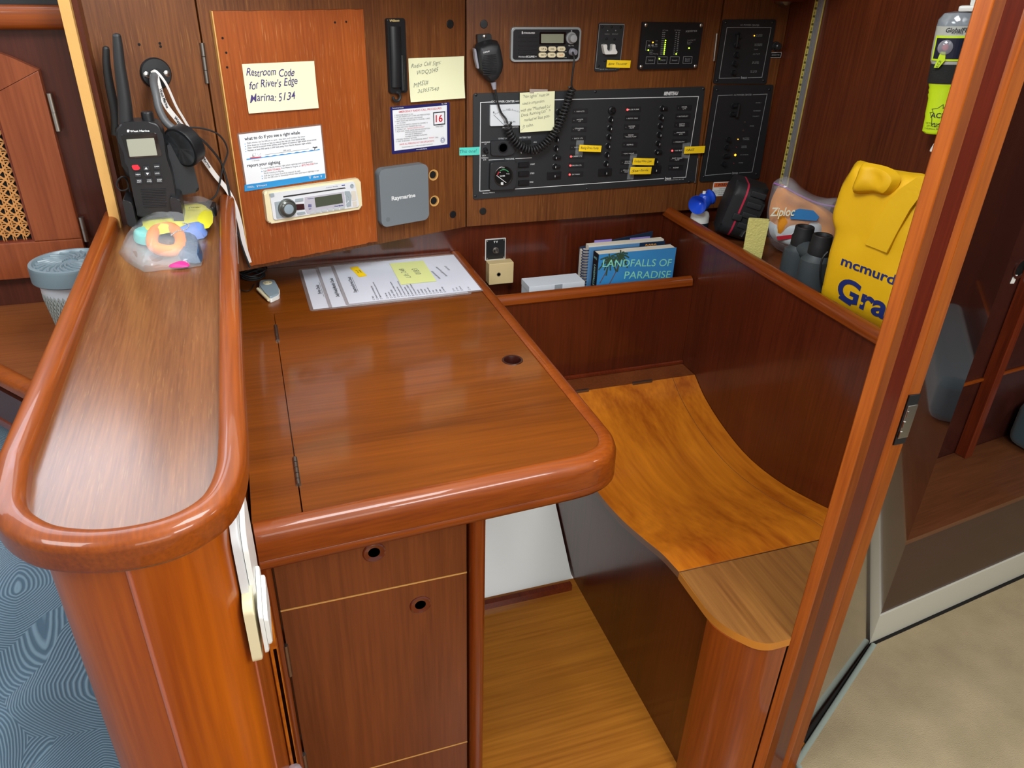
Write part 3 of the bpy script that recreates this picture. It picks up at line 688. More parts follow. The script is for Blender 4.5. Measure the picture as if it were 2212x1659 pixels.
# carpet
cp = MB().prism([(.86, -.3), (.81, .40), (.858, .699), (1.214, .8975), (2.5, 1.06), (2.5, -.3)], 0.0, .005, .002, seg=2)
mc, t, b = newmat('carpet_beige'); N = t.nodes; K = t.links; tc = N.new('ShaderNodeTexCoord')
n1 = N.new('ShaderNodeTexNoise'); n1.inputs['Scale'].default_value = 9; n1.inputs['Detail'].default_value = 5; K.new(tc.outputs['Object'], n1.inputs['Vector'])
rp = N.new('ShaderNodeValToRGB'); rp.color_ramp.elements[0].position = .2; rp.color_ramp.elements[0].color = lin('978a6c'); rp.color_ramp.elements[1].position = .7; rp.color_ramp.elements[1].color = lin('b0a080'); K.new(n1.outputs['Fac'], rp.inputs[0])
n2 = N.new('ShaderNodeTexNoise'); n2.inputs['Scale'].default_value = 420; K.new(tc.outputs['Object'], n2.inputs['Vector'])
bn = N.new('ShaderNodeBump'); bn.inputs['Strength'].default_value = .6; bn.inputs['Distance'].default_value = .003; K.new(n2.outputs['Fac'], bn.inputs['Height']); K.new(bn.outputs[0], b.inputs['Normal'])
K.new(rp.outputs[0], b.inputs['Base Color']); b.inputs['Roughness'].default_value = .95
o = cp.build('carpet', mc); tag(o, 'beige carpet with a pale bound edge on the stern cabin floor at the lower right', 'carpet')
MB().sweep([(.807, .40), (.8555, .7005), (1.2125, .8985)], half(.012, .0, .0075)).build('bound_edge', mat('carpet_edge', '93a098', .9, bump=.4, bscale=500), o)
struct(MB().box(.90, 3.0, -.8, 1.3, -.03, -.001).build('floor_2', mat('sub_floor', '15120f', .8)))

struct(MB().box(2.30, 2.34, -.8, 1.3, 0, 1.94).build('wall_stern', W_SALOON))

M_SKY = mat('window_daylight', 'dfeaf6', .4, emit=3.2)
wn2 = MB().box(-1.25, -.30, 1.5515, 1.5595, 1.375, 1.70).build('window_2', M_SKY); struct(wn2)
a = math.atan2(.49, -.23); gw = MB(Matrix.Translation((0, 1.478, 1.456)) @ Matrix.Rotation(a, 4, 'X'))
gw.box(-.60, -.095, .01, .30, .0005, .006); wn3 = gw.build('window_3', M_SKY); struct(wn3)
# ================================================================ INSTRUMENTS AND THINGS ON THE WALLS
def textfit(g, body, A, B, size, z=.0006, bold=0, shear=0, mi=0, space=1, jit=0):
    """lettering whose width runs from A to B (local points), centre line through both"""
    A, B = Vector(A), Vector(B); d = B-A; L = d.length; a = math.atan2(d.y, d.x)
    c = bpy.data.curves.new('t', 'FONT'); c.body = body; c.size = size; c.align_x = 'LEFT'; c.align_y = 'CENTER'; c.resolution_u = 5 if size > .015 else 2; c.shear = shear; c.space_character = space
    if bold: c.offset = bold*size
    o = bpy.data.objects.new('t', c); me = bpy.data.meshes.new_from_object(o)
    xs = [v.co.x for v in me.vertices]; ys = [v.co.y for v in me.vertices]
    if not xs: return
    x0, x1, ym = min(xs), max(xs), (min(ys)+max(ys))/2
    if jit:      # handwriting: let the line wander
        ph = random.random()*9
        for v in me.vertices:
            t = (v.co.x-x0)/size; v.co.y += size*jit*(math.sin(t*1.7+ph)+.6*math.sin(t*4.1+ph*2)); v.co.x += size*jit*.8*math.sin(t*2.9+v.co.y/size*2)
    me.transform(Matrix.Translation((A.x, A.y, z)) @ Matrix.Rotation(a, 4, 'Z') @ Matrix.Diagonal((L/max(1e-6, x1-x0), 1, 1, 1)) @ Matrix.Translation((-x0, -ym, 0)))
    me.transform(g.M)
    for p in me.polygons: p.material_index = mi
    g.bm.from_mesh(me)
    bpy.data.objects.remove(o); bpy.data.curves.remove(c); bpy.data.meshes.remove(me)
def TX(g, m, body, p, q, hpx, z=.0006, **k):
    """text between two photo points on the mount, cap height hpx photo pixels"""
    A, B = m.p(*p, z), m.p(*q, z); c, d = m.p(p[0], p[1]-5, z), m.p(p[0], p[1]+5, z)
    s_ = (Vector(c)-Vector(d)).length/10*hpx/.70
    textfit(g, body, A, B, s_, z, **k)
def cling(g, m, curl, base=.0011):
    for v in g.bm.verts:
        u_, v_ = v.co.x/m.W+.5, v.co.y/m.H+.5; v.co.z = base+.0005+curl*max(0, 1-v_)**3+curl*.3*u_*u_
    return g
def screwhead(g, x, y, r=.004, z=0, mi=0):
    g.lathe([(r, z), (r, z+.0008), (r*.7, z+.0018), (.0002, z+.0022)], 14, Matrix.Translation((x, y, 0)), mi)
def k(x0, y0, s): return lambda x, y: (x0+x/s, y0+y/s)
def paper(m, name, mt, curl=.004, nx=10, ny=8, th=.0004, parent=True):
    W, Hh = m.W, m.H
    return MB().sheet(W, Hh, lambda u, v: .0006+curl*(1-v)**3+curl*.3*(u*u), nx, ny, th=th).build(name, mt, m.o)
# ---- orange board
ob = Mnt('mounting_board', 'orange-brown cherry board with chipped edges fixed on the left panel, notes and stereo on it', 'board', FL, [(452, 25), (776, 17), (812, 517), (540, 572)], 0, flat=True)
g = MB(); W2, H2 = ob.W/2, ob.H/2
L = [(-W2, -H2)]; n = 40
for i in range(1, n): L.append((-W2+2*W2*i/n, -H2+random.choice((0, 0, .0008, .0018, .003))*random.random()))
L += [(W2, -H2)]+[(W2-random.random()*.0008, -H2+2*H2*i/20) for i in range(1, 20)]+[(W2, H2)]+[(W2-2*W2*i/20, H2-random.random()*.0012) for i in range(1, 20)]+[(-W2, H2)]
g.prism(L, .0002, .012, .0004, seg=1); g.build('board', W_BOARD, ob.o, sharp=25)
g = MB(); g.box(-W2-.0022, -W2-.0001, -H2, H2, .0002, .0110); g.build('raw_edge', W_TAN, ob.o)
kk = k(420, 0, 2.765)
for q in ((168, 228), (190, 315), (195, 402), (839, 134), (906, 130)):
    x, y = ob.p(*kk(*q), .012); g = MB(); g.disc(x, y, .0020, .0118, .0124); g.build('screw_hole', M_HOLE, ob.o)
FLB = Fr(FL.M @ Matrix.Translation((0, 0, .0122)))
# ---- big note
n1_ = Mnt('sticky_note', 'large pale yellow note with purple handwriting, topmost on the orange board', 'note', FLB, [(521, 139), (677, 131), (687, 233), (537, 244)], .0005)
sh = paper(n1_, 'paper', M_NOTE, .003)
g = MB()
for s_, a, b, h in (('Restroom Code', (312, 430), (600, 432), 17), ("for River's Edge", (330, 515), (620, 490), 17), ('Marina: 5134', (332, 588), (604, 572), 17)): TX(g, n1_, s_, kk(a[0], a[1]), kk(b[0], b[1]), h, .0042, shear=.25, jit=.06, bold=.006)
cling(g, n1_, .003).build('handwriting', M_PEN, n1_.o)
# ---- radio call sign note
n2_ = Mnt('sticky_note', 'pale yellow note with faint pencil writing beside the slim black antenna mount', 'note', FL, [(879, 127), (997, 121), (1005, 211), (887, 219)], .0005)
paper(n2_, 'paper', M_NOTE, .005)
g = MB()
for s_, a, b, h in (('Radio Call Sign:', (1300, 400), (1478, 375), 9), ('WDQ2045', (1335, 440), (1462, 418), 9), ('MMSI#', (1312, 512), (1402, 492), 10), ('367657540', (1335, 545), (1462, 528), 8)): TX(g, n2_, s_, kk(*a), kk(*b), h, .0055, shear=.3, jit=.06, space=1.05)
cling(g, n2_, .005).build('handwriting', M_PENCIL, n2_.o)
# ---- whale card
wc = Mnt('laminated_card', 'white laminated card with a blue band and printed whale advice, above the white stereo', 'card', FLB, [(514, 288), (697, 266), (704, 388), (528, 413)], .0005)
wc.plate('lamination', mat('laminate', '9a7a6a', .12, alpha=.45, coat=1), .0008, .004, 0)
MB().box(-wc.W/2+.003, wc.W/2-.003, -wc.H/2+.003, wc.H/2-.003, .0009, .0013).build('paper', mat('card_white', 'e4e8ec', .4), wc.o)
kw = k(510, 260, 11.06); g = MB(); G2 = MB(); 
Z = .0016
ql = [kw(200, 1545), kw(2125, 1265), kw(2135, 1400), kw(205, 1700)]
g.prism([wc.p(*q, Z) for q in ql], .0010, .0015, mi=0)
TX(g, wc, 'what to do if you see a right whale', kw(200, 455), kw(1525, 300), 7, Z, bold=.02, mi=1)
for s_, a, b, bo in (('Right whales can be difficult to spot - stay alert and monitor the water', (262, 550), (1655, 385), 0), ('Slow down to 10 knots or less to reduce the risk of a fatal vessel strike', (265, 607), (1645, 440), .01), ('Alter course to avoid whale activity and regions of seasonal right whale occurrences', (272, 667), (1918, 462), .01), ('Remain at least 500 yards (1,500 feet) away from North Atlantic right whales', (278, 728), (1790, 540), .01)): TX(g, wc, s_, kw(*a), kw(*b), 3.6, Z, mi=1, bold=bo)
for q in ((220, 567), (226, 627), (233, 687), (238, 746), (620, 1222), (628, 1335), (632, 1392)):
    a = [wc.p(*kw(q[0]-14, q[1]-14), Z), wc.p(*kw(q[0]+16, q[1]), Z), wc.p(*kw(q[0]-14, q[1]+14), Z)]; g.prism(a, .0012, .0015, mi=0)
TX(g, wc, 'report your sighting', kw(268, 1095), kw(1055, 1005), 7, Z, bold=.02, mi=1)
for s_, a, b in (('To report North Atlantic right whale sightings and entanglements', (585, 1160), (1825, 990)), ('from Maine to Virginia, or', (1075, 1150), (1545, 1090)), ('Call', (655, 1212), (730, 1203)), ('from', (1870, 1032), (1950, 1022)), ('North Carolina to Florida;', (665, 1268), (1140, 1208)), ('Call the U.S. Coast Guard via channel 16, and', (668, 1330), (1525, 1208)), ('Use the QR code to download Whale Alert and report sightings in app', (670, 1385), (1978, 1195))): TX(g, wc, s_, kw(*a), kw(*b), 3.4, Z, mi=1)
TX(g, wc, '(866) 755-6622', kw(745, 1200), kw(1060, 1160), 3.6, Z, mi=2, bold=.015); TX(g, wc, '(877) 942-5343', kw(1565, 1085), kw(1858, 1045), 3.6, Z, mi=2, bold=.015)
# drawing: sea, boat, whale tail
P = []; n = 60
for i in range(n+1):
    t = i/n; P.append(wc.p(*kw(250+1750*t, 925-235*t+(10*math.sin(t*62) if .18 < t else -5)), Z))
P += [wc.p(*kw(2000-1750*t, 710+240*t), Z) for t in (0, .5, 1)]; g.prism(P, .0011, .0014, mi=0)
g.prism([wc.p(*kw(*q), Z) for q in ((325, 892), (600, 862), (585, 888), (350, 915))], .0012, .0016, mi=2)
g.prism([wc.p(*kw(*q), Z) for q in ((388, 815), (408, 812), (412, 848), (440, 846), (440, 868), (388, 874))], .0012, .0016, mi=3)
for a, b in (((470, 775), (475, 868)), ((380, 795), (470, 775)), ((500, 790), (545, 850)), ((545, 850), (590, 780)), ((590, 780), (594, 862))): g.line([wc.p(*kw(*a), Z), wc.p(*kw(*b), Z)], .0003, Z, mi=3)
g.line([wc.p(*kw(690, 822), Z), wc.p(*kw(1735, 680), Z)], .0004, Z, mi=1)
TX(g, wc, '500 yards', kw(1130, 728), kw(1308, 708), 3, Z, mi=1); TX(g, wc, '< 10 knots', kw(375, 968), kw(558, 945), 3, Z, mi=1)
g.prism([wc.p(*kw(*q), Z) for q in ((1868, 708), (1874, 665), (1820, 645), (1850, 630), (1884, 642), (1915, 626), (1955, 640), (1892, 665), (1885, 706))], .0012, .0017, mi=1)
for s_, a, b, h in (('Vineyard', (535, 1570), (730, 1545), 3.4), ('ifaw', (1845, 1360), (1978, 1335), 4.6), ('Presented by', (270, 1590), (410, 1570), 1.8), ('Keeping Safe', (275, 1612), (440, 1592), 1.8)): TX(g, wc, s_, kw(*a), kw(*b), h, .0018, mi=4, bold=.015)
for q in ((1765, 1355, 38), (510, 1572, 26), (2035, 1335, 26)):
    x, y = wc.p(*kw(q[0], q[1]), Z); r = q[2]/11.06*.0010; 
    for a in (60, 90, 125): g.line([(x, y-r), (x+r*1.3*math.cos(R(a)), y+r*math.sin(R(a)))], .0005, .0018, mi=4)
g.build('print', [mat('band_blue', '2f8ecb', .4), M_INKB, M_RED, M_INKG, M_INK], wc.o)
# ---- stereo
sr = Mnt('car_stereo', 'white stereo with a round dial, cream frame, low on the orange board', 'stereo', FLB, [(564, 411), (771, 383), (779, 448), (575, 481)], .0)
ks = k(560, 370, 9.217)
MB().prism(rrect(-sr.W/2, sr.W/2, -sr.H/2, sr.H/2, .007), 0, .012, .004, seg=3).build('bezel', M_CREAM, sr.o)
def poly(m, pts, kf, w): return [m.p(*kf(*q), w) for q in pts]
MB().prism(roundpoly(poly(sr, [(200, 440), (1890, 200), (1990, 700), (280, 970)], ks, .013), .004), .010, .0150, .0015).build('face', mat('stereo_white', 'd6dade', .3), sr.o)
g = MB()
ZS = .0154
def PG(g, m, kf, pts, z0, z1, rr=0, mi=0, bev=0): g.prism(roundpoly(poly(m, pts, kf, z1), rr) if rr else poly(m, pts, kf, z1), z0, z1, bev, mi)
PG(g, sr, ks, [(480, 495), (1700, 322), (1725, 338), (480, 525)], .0148, ZS, .0005, 0)          # slot
MBk = mat('stereo_slot', '2a2c2e', .4)
g.build('disc_slot', MBk, sr.o)
g = MB(); PG(g, sr, ks, [(905, 520), (1690, 405), (1720, 700), (960, 850), (900, 740)], .0148, .0157, .001, 0, .0003); g.build('display_surround', mat('stereo_lilac', 'b4b2bc', .3), sr.o)
g = MB(); PG(g, sr, ks, [(1100, 525), (1640, 443), (1668, 630), (1130, 720)], .0156, .0161, .0003); g.build('display', mat('stereo_lcd', '4c5244', .15), sr.o)
MSG = mat('stereo_grey', '98a4aa', .35)
for pts in ([(305, 615), (470, 590), (520, 920), (350, 940)], [(720, 555), (880, 530), (875, 590), (715, 612)], [(750, 825), (910, 800), (925, 850), (770, 875)], [(1705, 400), (1800, 395), (1835, 480), (1830, 690), (1745, 712), (1735, 650), (1790, 600), (1770, 500), (1710, 470)], [(200, 450), (290, 438), (305, 500), (230, 520)], [(1720, 490), (1760, 490), (1785, 560), (1735, 635)]):
    g = MB(); PG(g, sr, ks, pts, .0150, .0164, .0008, 0, .0003); g.build('button', MSG, sr.o)
for i in range(6):
    x = 1010+i*120; y = 805-i*18; g = MB(); PG(g, sr, ks, [(x+12, y-5), (x+95, y-18), (x+98, y+25), (x, y+40)], .0150, .0166, .0006, 0, .0003); g.build('preset_button', mat('preset', 'b4bcbc', .35), sr.o)
g = MB(); PG(g, sr, ks, [(700, 660), (890, 645), (905, 760), (730, 780)], .0150, .0158, .001); g.build('recess', mat('stereo_maroon', '3a1e20', .2, coat=1), sr.o)
x, y = sr.p(*ks(570, 742), .02); Mx = Matrix.Translation((x, y, .015))
g = MB(); g.lathe([(.0190, 0), (.0190, .004), (.0175, .0075), (.0165, .0080), (.0160, .0060), (.0125, .0085), (.0115, .0100), (.0100, .0102)], 40, Mx, 0); g.lathe([(.0099, .0095), (.0097, .0108), (.006, .0114), (.0002, .0115)], 32, Mx, 1)
g.build('dial', [mat('dial_ring', '6c706c', .22, .6), mat('dial_cap', '8c9ca6', .3)], sr.o)
g = MB(); x, y = sr.p(*ks(1848, 292), .017); g.lathe([(.0040, .0150), (.0040, .0168), (.0030, .0170), (.0028, .0160), (.0002, .0162)], 20, Matrix.Translation((x, y, 0)))
PG(g, sr, ks, [(1830, 400), (1920, 385), (1940, 570), (1850, 585)], .0150, .0158, .001, 1); PG(g, sr, ks, [(1858, 600), (1938, 590), (1950, 690), (1870, 705)], .0150, .0158, .001, 1)
g.build('power_button', [MSG, mat('stereo_cream', 'cfc9bc', .4)], sr.o)
g = MB(); TX(g, sr, 'West Marine', ks(1495, 700), ks(1672, 672), 2.6, .0162, bold=.03); TX(g, sr, 'CD RECEIVER', ks(1330, 328), ks(1445, 315), 1.6, .0156); TX(g, sr, 'MP3 WMA', ks(1465, 308), ks(1565, 296), 1.7, .0156); PG(g, sr, ks, [(1640, 275), (1705, 265), (1708, 282), (1645, 292)], .0150, .0156)
TX(g, sr, 'Waterproof', ks(960, 552), ks(1085, 538), 2, .0162, bold=.02); TX(g, sr, 'ipx', ks(985, 752), ks(1040, 745), 2.2, .0162, bold=.03)
for i in range(3):
    for j in range(3): a = (978+i*22, 660+j*20); PG(g, sr, ks, [(a[0], a[1]), (a[0]+15, a[1]-3), (a[0]+17, a[1]+12), (a[0]+2, a[1]+15)], .0158, .0163)
g.build('print', mat('print_blue', '24347c', .5), sr.o)
# ---- slim black phone mount
wl = Mnt('antenna_mount', 'slim black plastic antenna mount with a cable stub, right of the orange board', 'antenna', FL, [(831, 39), (869, 39), (877, 198), (838, 201)], 0, flat=True)
MB().prism(rrect(-wl.W/2, wl.W/2, -wl.H/2, wl.H/2, .004), 0, .010, .002).build('body', M_BLK, wl.o)
g = MB(); A, B = wl.p(*kk(1200, 158), .012), wl.p(*kk(1210, 520), .012); g.tube([(A[0], A[1], .010), (A[0]*.5+B[0]*.5, (A[1]+B[1])/2, .012), (B[0], B[1], .010)], .0125, 18, flat=.5); g.build('ridge', M_BLK, wl.o)
g = MB(); A, B = wl.p(*kk(1225, 330), .014), wl.p(*kk(1235, 540), .014); g.tube([(A[0]+.006, A[1], .013), (B[0]+.004, B[1], .015)], .0040, 10); g.build('clip_arm', M_BLK, wl.o)
g = MB(); c_ = wl.p(*kk(1208, 578), .01); P = [(c_[0]+.0085*math.cos(R(a)), c_[1]+.0085*math.sin(R(a)), .010) for a in range(100, -200, -15)]; g.tube(P, .0030, 8); g.build('cable_stub', M_RUB, wl.o)
g = MB(); TX(g, wl, 'Wilson', kk(1166, 124), kk(1224, 122), 5, .0105, bold=.03, shear=.2); g.build('lettering', mat('print_gold', 'cdb67a', .5), wl.o)
# ---- emergency procedures card
ec = Mnt('procedure_card', 'white emergency radio card with a dark blue border and a red number 16', 'card', FL, [(842, 231), (970, 221), (972, 318), (847, 333)], .0)
ke = k(840, 215, 13.83)
ec.plate('backing', mat('card_navy', '20205c', .4), .0010, .0015, .0)
g = MB(); PG(g, ec, ke, [(110, 320), (1732, 168), (1745, 1335), (170, 1532)], .0009, .0014); g.build('paper', mat('card_white', 'e4e8ec', .4), ec.o)
g = MB(); ZE = .0017
TX(g, ec, 'EMERGENCY RADIO CALL PROCEDURES', ke(300, 372), ke(1570, 258), 4.2, ZE, mi=1, bold=.01)
for i, (s_, a, b) in enumerate((('1. MAKE SURE RADIO IS ON', (168, 475), (718, 435)), ('2. ON DSC RADIOS, LIFT COVER AND PRESS DISTRESS', (172, 537), (1228, 440)), ('BUTTON FOR 5 SECONDS AND RELEASE', (235, 595), (1005, 525)), ('3. VERIFY RADIO HAS SWITCHED TO CHANNEL 16 AND', (180, 660), (1225, 562)), ('GO TO STEP 5', (240, 715), (512, 692)), ('4. ON NON-DSC RADIOS, CHANGE TO CHANNEL 16', (186, 785), (1158, 690)), ('5. PRESS AND HOLD TRANSMIT BUTTON', (190, 845), (972, 768)), ('6. CLEARLY SAY:', (192, 905), (522, 875)), ('7. ALSO GIVE: VESSEL NAME AND/OR DESCRIPTION', (196, 965), (1225, 860)), ('POSITION AND/OR LOCATION', (488, 992), (1078, 935)), ('NATURE OF EMERGENCY', (488, 1052), (1005, 1000)), ('NUMBER OF PEOPLE ON BOARD', (492, 1112), (1145, 1045)), ('8. RELEASE TRANSMIT BUTTON', (208, 1200), (825, 1140)), ('9. WAIT 30 SECONDS - IF NO RESPONSE, REPEAT', (212, 1265), (1165, 1160)), ('CALL', (1380, 1135), (1480, 1125)), ('VHF-FM', (1395, 815), (1620, 798)))):
    TX(g, ec, s_, ke(*a), ke(*b), 2.9 if i < 15 else 3.6, ZE, mi=0)
TX(g, ec, '"MAYDAY MAYDAY MAYDAY"', ke(548, 870), ke(1070, 812), 2.9, ZE, mi=1); TX(g, ec, '"MAYDAY"', ke(1190, 1150), ke(1362, 1132), 2.9, ZE, mi=1)
TX(g, ec, 'HAVE ALL PERSONS PUT ON LIFE JACKETS', ke(320, 1352), ke(1352, 1240), 3.6, ZE, mi=1, bold=.005)
TX(g, ec, '* Sometimes boats call are on offshore and subject to prosecution', ke(375, 1432), ke(1310, 1328), 2.4, ZE, mi=0)
TX(g, ec, '16', ke(1400, 572), ke(1605, 556), 15, ZE, mi=1, bold=.02)
P = poly(ec, [(1335, 398), (1668, 365), (1672, 728), (1348, 765)], ke, ZE); g.line(P, .0022, ZE, True, 0)
x, y = ec.p(*ke(1610, 1200), ZE)
for a in range(0, 360, 30): g.line([(x+.002*math.cos(R(a)), y+.002*math.sin(R(a))), (x+.0065*math.cos(R(a)), y+.0065*math.sin(R(a)))], .0006, ZE, mi=2)
g.line(circ(x, y-.002, .0050, 16), .0006, ZE, True, 2)
TX(g, ec, 'Recreational Vessels', ke(108, 258), ke(438, 240), 2.2, .0013, mi=3, bold=.02); TX(g, ec, 'No. 1159', ke(1578, 130), ke(1728, 120), 2.6, .0013, mi=3, bold=.02); TX(g, ec, 'www.uscgboating.org', ke(815, 1498), ke(1135, 1465), 2.2, .0013, mi=3, bold=.02)
g.build('print', [M_INKB, M_RED, mat('print_blue', '24347c', .5), M_INK], ec.o)
# ---- grey instrument cover
rc = Mnt('instrument_cover', 'square grey plastic instrument cover with white lettering on the left panel', 'instrument cover', FL, [(806, 361), (915, 347), (920, 470), (815, 489)], .0)
W2, H2 = rc.W/2, rc.H/2
rc = Mnt('instrument_cover', 'x', 'x', FL, [(806, 361), (915, 347), (920, 470), (815, 489)], .012) if False else rc
g = MB(); g.prism(rrect(-W2+.002, W2-.002, -H2+.002, H2-.002, .014, 10), 0, .020, .005, seg=4); g.build('cover', M_GREY, rc.o)
g = MB(); g.disc(-W2+.018, -H2+.018, .0052, .0196, .0202); g.build('corner_dimple', mat('grey_dimple', '646c70', .5), rc.o)
g = MB(); TX(g, rc, 'Raymarine', kk(1178, 1190), kk(1320, 1168), 8.5, .0206, bold=.035); g.build('lettering', M_INK, rc.o)
# ---- VHF radio with its hand microphone
vr = Mnt('marine_radio', 'black built-in marine radio with a silver frame, cream buttons and a grey knob', 'radio', FW, [(1102, 58), (1252, 58), (1250, 131), (1101, 133)], 0, flat=True)
kv = k(1090, 40, 12.29)
MB().prism(rrect(-vr.W/2, vr.W/2, -vr.H/2, vr.H/2, .008), 0, .008, .0015).build('frame', mat('radio_silver', 'a4acae', .35, .3), vr.o)
MB().prism(rrect(-vr.W/2+.0045, vr.W/2-.0045, -vr.H/2+.0045, vr.H/2-.0045, .006), .006, .0092, .001).build('face', M_BLK, vr.o)
for i in range(5):
    y = 480+112*i; g = MB(); PG(g, vr, kv, [(370, y-22), (895, y-22), (890, y+22), (365, y+22)], .0090, .0108, .002, 0, .0006); g.build('speaker_slat', M_BLK, vr.o)
g = MB(); PG(g, vr, kv, [(930, 360), (1635, 360), (1615, 690), (925, 690)], .0088, .0104, .002, 0, .0005); g.build('display_surround', mat('black_gloss', '08090b', .1, coat=1), vr.o)
g = MB(); PG(g, vr, kv, [(972, 410), (1572, 410), (1565, 652), (970, 652)], .0100, .0107); g.build('display', M_LCD, vr.o)
for i, (x, y, s_) in enumerate(((1030, 810, 'UP'), (1275, 810, 'H/L'), (1515, 808, 'SCAN'), (1018, 972, 'DN'), (1258, 972, 'WX'), (1498, 970, '16/9'))):
    g = MB(); PG(g, vr, kv, [(x-108, y-65), (x+108, y-65), (x+106, y+65), (x-110, y+65)], .0090, .0125, .0055, 0, .0015); TX(g, vr, s_, kv(x-45, y), kv(x+(20 if i in (0, 3) else 50), y), 3.6, .0128, mi=2 if i == 5 else 1, bold=.01)
    if i in (0, 3): d = 1 if i else -1; g.prism(poly(vr, [(x+40, y+d*-15), (x+78, y+d*-15), (x+59, y+d*18)], kv, .0128), .0122, .0128, mi=1)
    g.build('button', [M_CREAM, M_INKB, mat('print_orange', 'e07a50', .5)], vr.o)
x, y = vr.p(*kv(1845, 530), .022); Mx = Matrix.Translation((x-.002, y, 0))
g = MB(); g.lathe([(.0125, .0088), (.0125, .0120), (.0118, .0130), (.0092, .0130), (.0088, .0240), (.0078, .0260), (.0002, .0268)], 30, Mx); g.box(x-.004, x-.002, y+.011, y+.016, .009, .013, .0004); g.build('squelch_knob', mat('knob_grey', '9a9ea0', .35), vr.o)
g = MB(); TX(g, vr, 'STANDARD', kv(500, 384), kv(805, 384), 3.6, .0095, bold=.03); PG(g, vr, kv, [(455, 340), (485, 340), (485, 412), (455, 412)], .0090, .0096, .0008); TX(g, vr, 'Horizon', kv(370, 1015), kv(565, 1015), 3.4, .0095, bold=.01, shear=.1); TX(g, vr, 'ECLIPSE +', kv(580, 1013), kv(850, 1013), 3.8, .0095, bold=.03)
TX(g, vr, 'SQL  VOL', kv(1690, 722), kv(1842, 722), 2.2, .0095); TX(g, vr, 'DW', kv(1595, 884), kv(1645, 884), 2.2, .0095); TX(g, vr, 'H/I', kv(1578, 1037), kv(1642, 1037), 2.2, .0095); g.build('print', M_INK, vr.o)
jx_, jy_ = vr.p(*kv(1775, 900), .02); jw = vr.o.matrix_world @ Vector((jx_, jy_, .0))
g = MB(); g.lathe([(.0075, .009), (.0078, .016), (.0068, .017), (.0068, .020), (.0055, .024)], 20, Matrix.Translation((jx_, jy_, 0)) @ Matrix.Rotation(R(25), 4, 'Y')); g.build('cable_gland', mat('gland_grey', '8e8e98', .5), vr.o)
# microphone
mc_ = Mnt('hand_microphone', 'black fist microphone with a coiled cord hanging from a clip over the switch board', 'microphone', FW, [(1024, 85), (1086, 85), (1086, 185), (1024, 185)], .008, flat=True)
km = k(980, 0, 3.686)
g = MB(); PG(g, mc_, km, [(188, 275), (300, 270), (308, 345), (192, 350)], -.0075, .004, .003, 0, .0008); g.build('clip', M_BLK, mc_.o)
g = MB(); a = mc_.p(*km(247, 291), .005); screwhead(g, a[0], a[1], .0042, .004); g.build('screw', M_STEEL, mc_.o)
out = [(190, 360), (215, 345), (290, 322), (345, 325), (372, 350), (398, 480), (398, 545), (378, 600), (345, 650), (305, 662), (280, 650), (215, 580), (196, 530), (180, 420)]
g = MB(); g.pillow([tuple(v)[:2] for v in smooth([(*q, 0) for q in poly(mc_, out, km, .02)], 4, True)], .026, .004, 8, z=.005, pw=.30); g.build('body', mat('mic_black', '1d2023', .5), mc_.o, sharp=60)
for i in range(12):
    y = 440+i*13.5; w_ = 62-abs(i-6)*2.2; a, b = mc_.p(*km(292-w_, y+8), .0345), mc_.p(*km(292+w_, y-2), .0345)
    MB().tube([(a[0], a[1], .0300), ((a[0]+b[0])/2, (a[1]+b[1])/2, .0315), (b[0], b[1], .0300)], .0013, 6).build('grille_rib', M_BLK, mc_.o)
g = MB(); TX(g, mc_, 'CMP245', km(234, 420), km(286, 408), 3, .0318, bold=.03); g.build('lettering', M_INK, mc_.o)
g = MB(); PG(g, mc_, km, [(163, 385), (178, 390), (204, 545), (192, 550), (172, 470)], .006, .020, .002, 0, .001); g.build('talk_switch', mat('gland_grey', '8e8e98', .5), mc_.o)
A = mc_.p(*km(325, 658), .02); B = mc_.p(*km(333, 715), .02)
g = MB(); g.tube([(A[0], A[1], .012), (B[0], B[1], .013)], [.0066, .0042], 14); g.build('strain_relief', mat('gland_grey', '8e8e98', .5), mc_.o)
L = [(333, 715), (345, 790), (375, 890), (415, 945), (430, 985)]
coil = [(430, 985), (440, 1040), (480, 1110), (545, 1170), (630, 1195), (710, 1160), (790, 1080), (850, 970), (895, 850), (930, 745), (945, 700)]
L2 = [(945, 700), (938, 660), (950, 560), (960, 470), (948, 415)]
def wp(L, w): return [Vector((*mc_.p(*km(*q), w_), w_)) for q, w_ in zip(L, w)]
P1 = smooth(wp(L, [.013, .012, .010, .014, .020]), 6); P2 = smooth(wp(coil, [.020]+[.018]*9+[.020]), 30); P3 = smooth(wp(L2, [.020, .022, .026, .026, .016]), 6)
g = MB(); g.tube(P1, .0022, 8)
tot = 0; acc = [0]
for a, b in zip(P2, P2[1:]): tot += (b-a).length; acc.append(tot)
turns = 36; hel = []; N = turns*12
for i in range(N+1):
    s_ = tot*i/N; j = max(0, min(len(P2)-2, next((q for q in range(len(acc)-1) if acc[q+1] >= s_), len(P2)-2)))
    f_ = (s_-acc[j])/max(1e-9, acc[j+1]-acc[j]); c_ = P2[j].lerp(P2[j+1], f_); t_ = (P2[j+1]-P2[j]).normalized(); n_ = Vector((-t_.y, t_.x, 0)).normalized(); b_ = Vector((0, 0, 1))
    ph = 2*PI*i/12; hel.append(c_+(n_*math.cos(ph)+b_*math.sin(ph))*.0078)
g.tube(hel, .0024, 7); g.tube(P3, .0022, 8); g.build('coiled_cord', M_RUB, mc_.o, sharp=60)
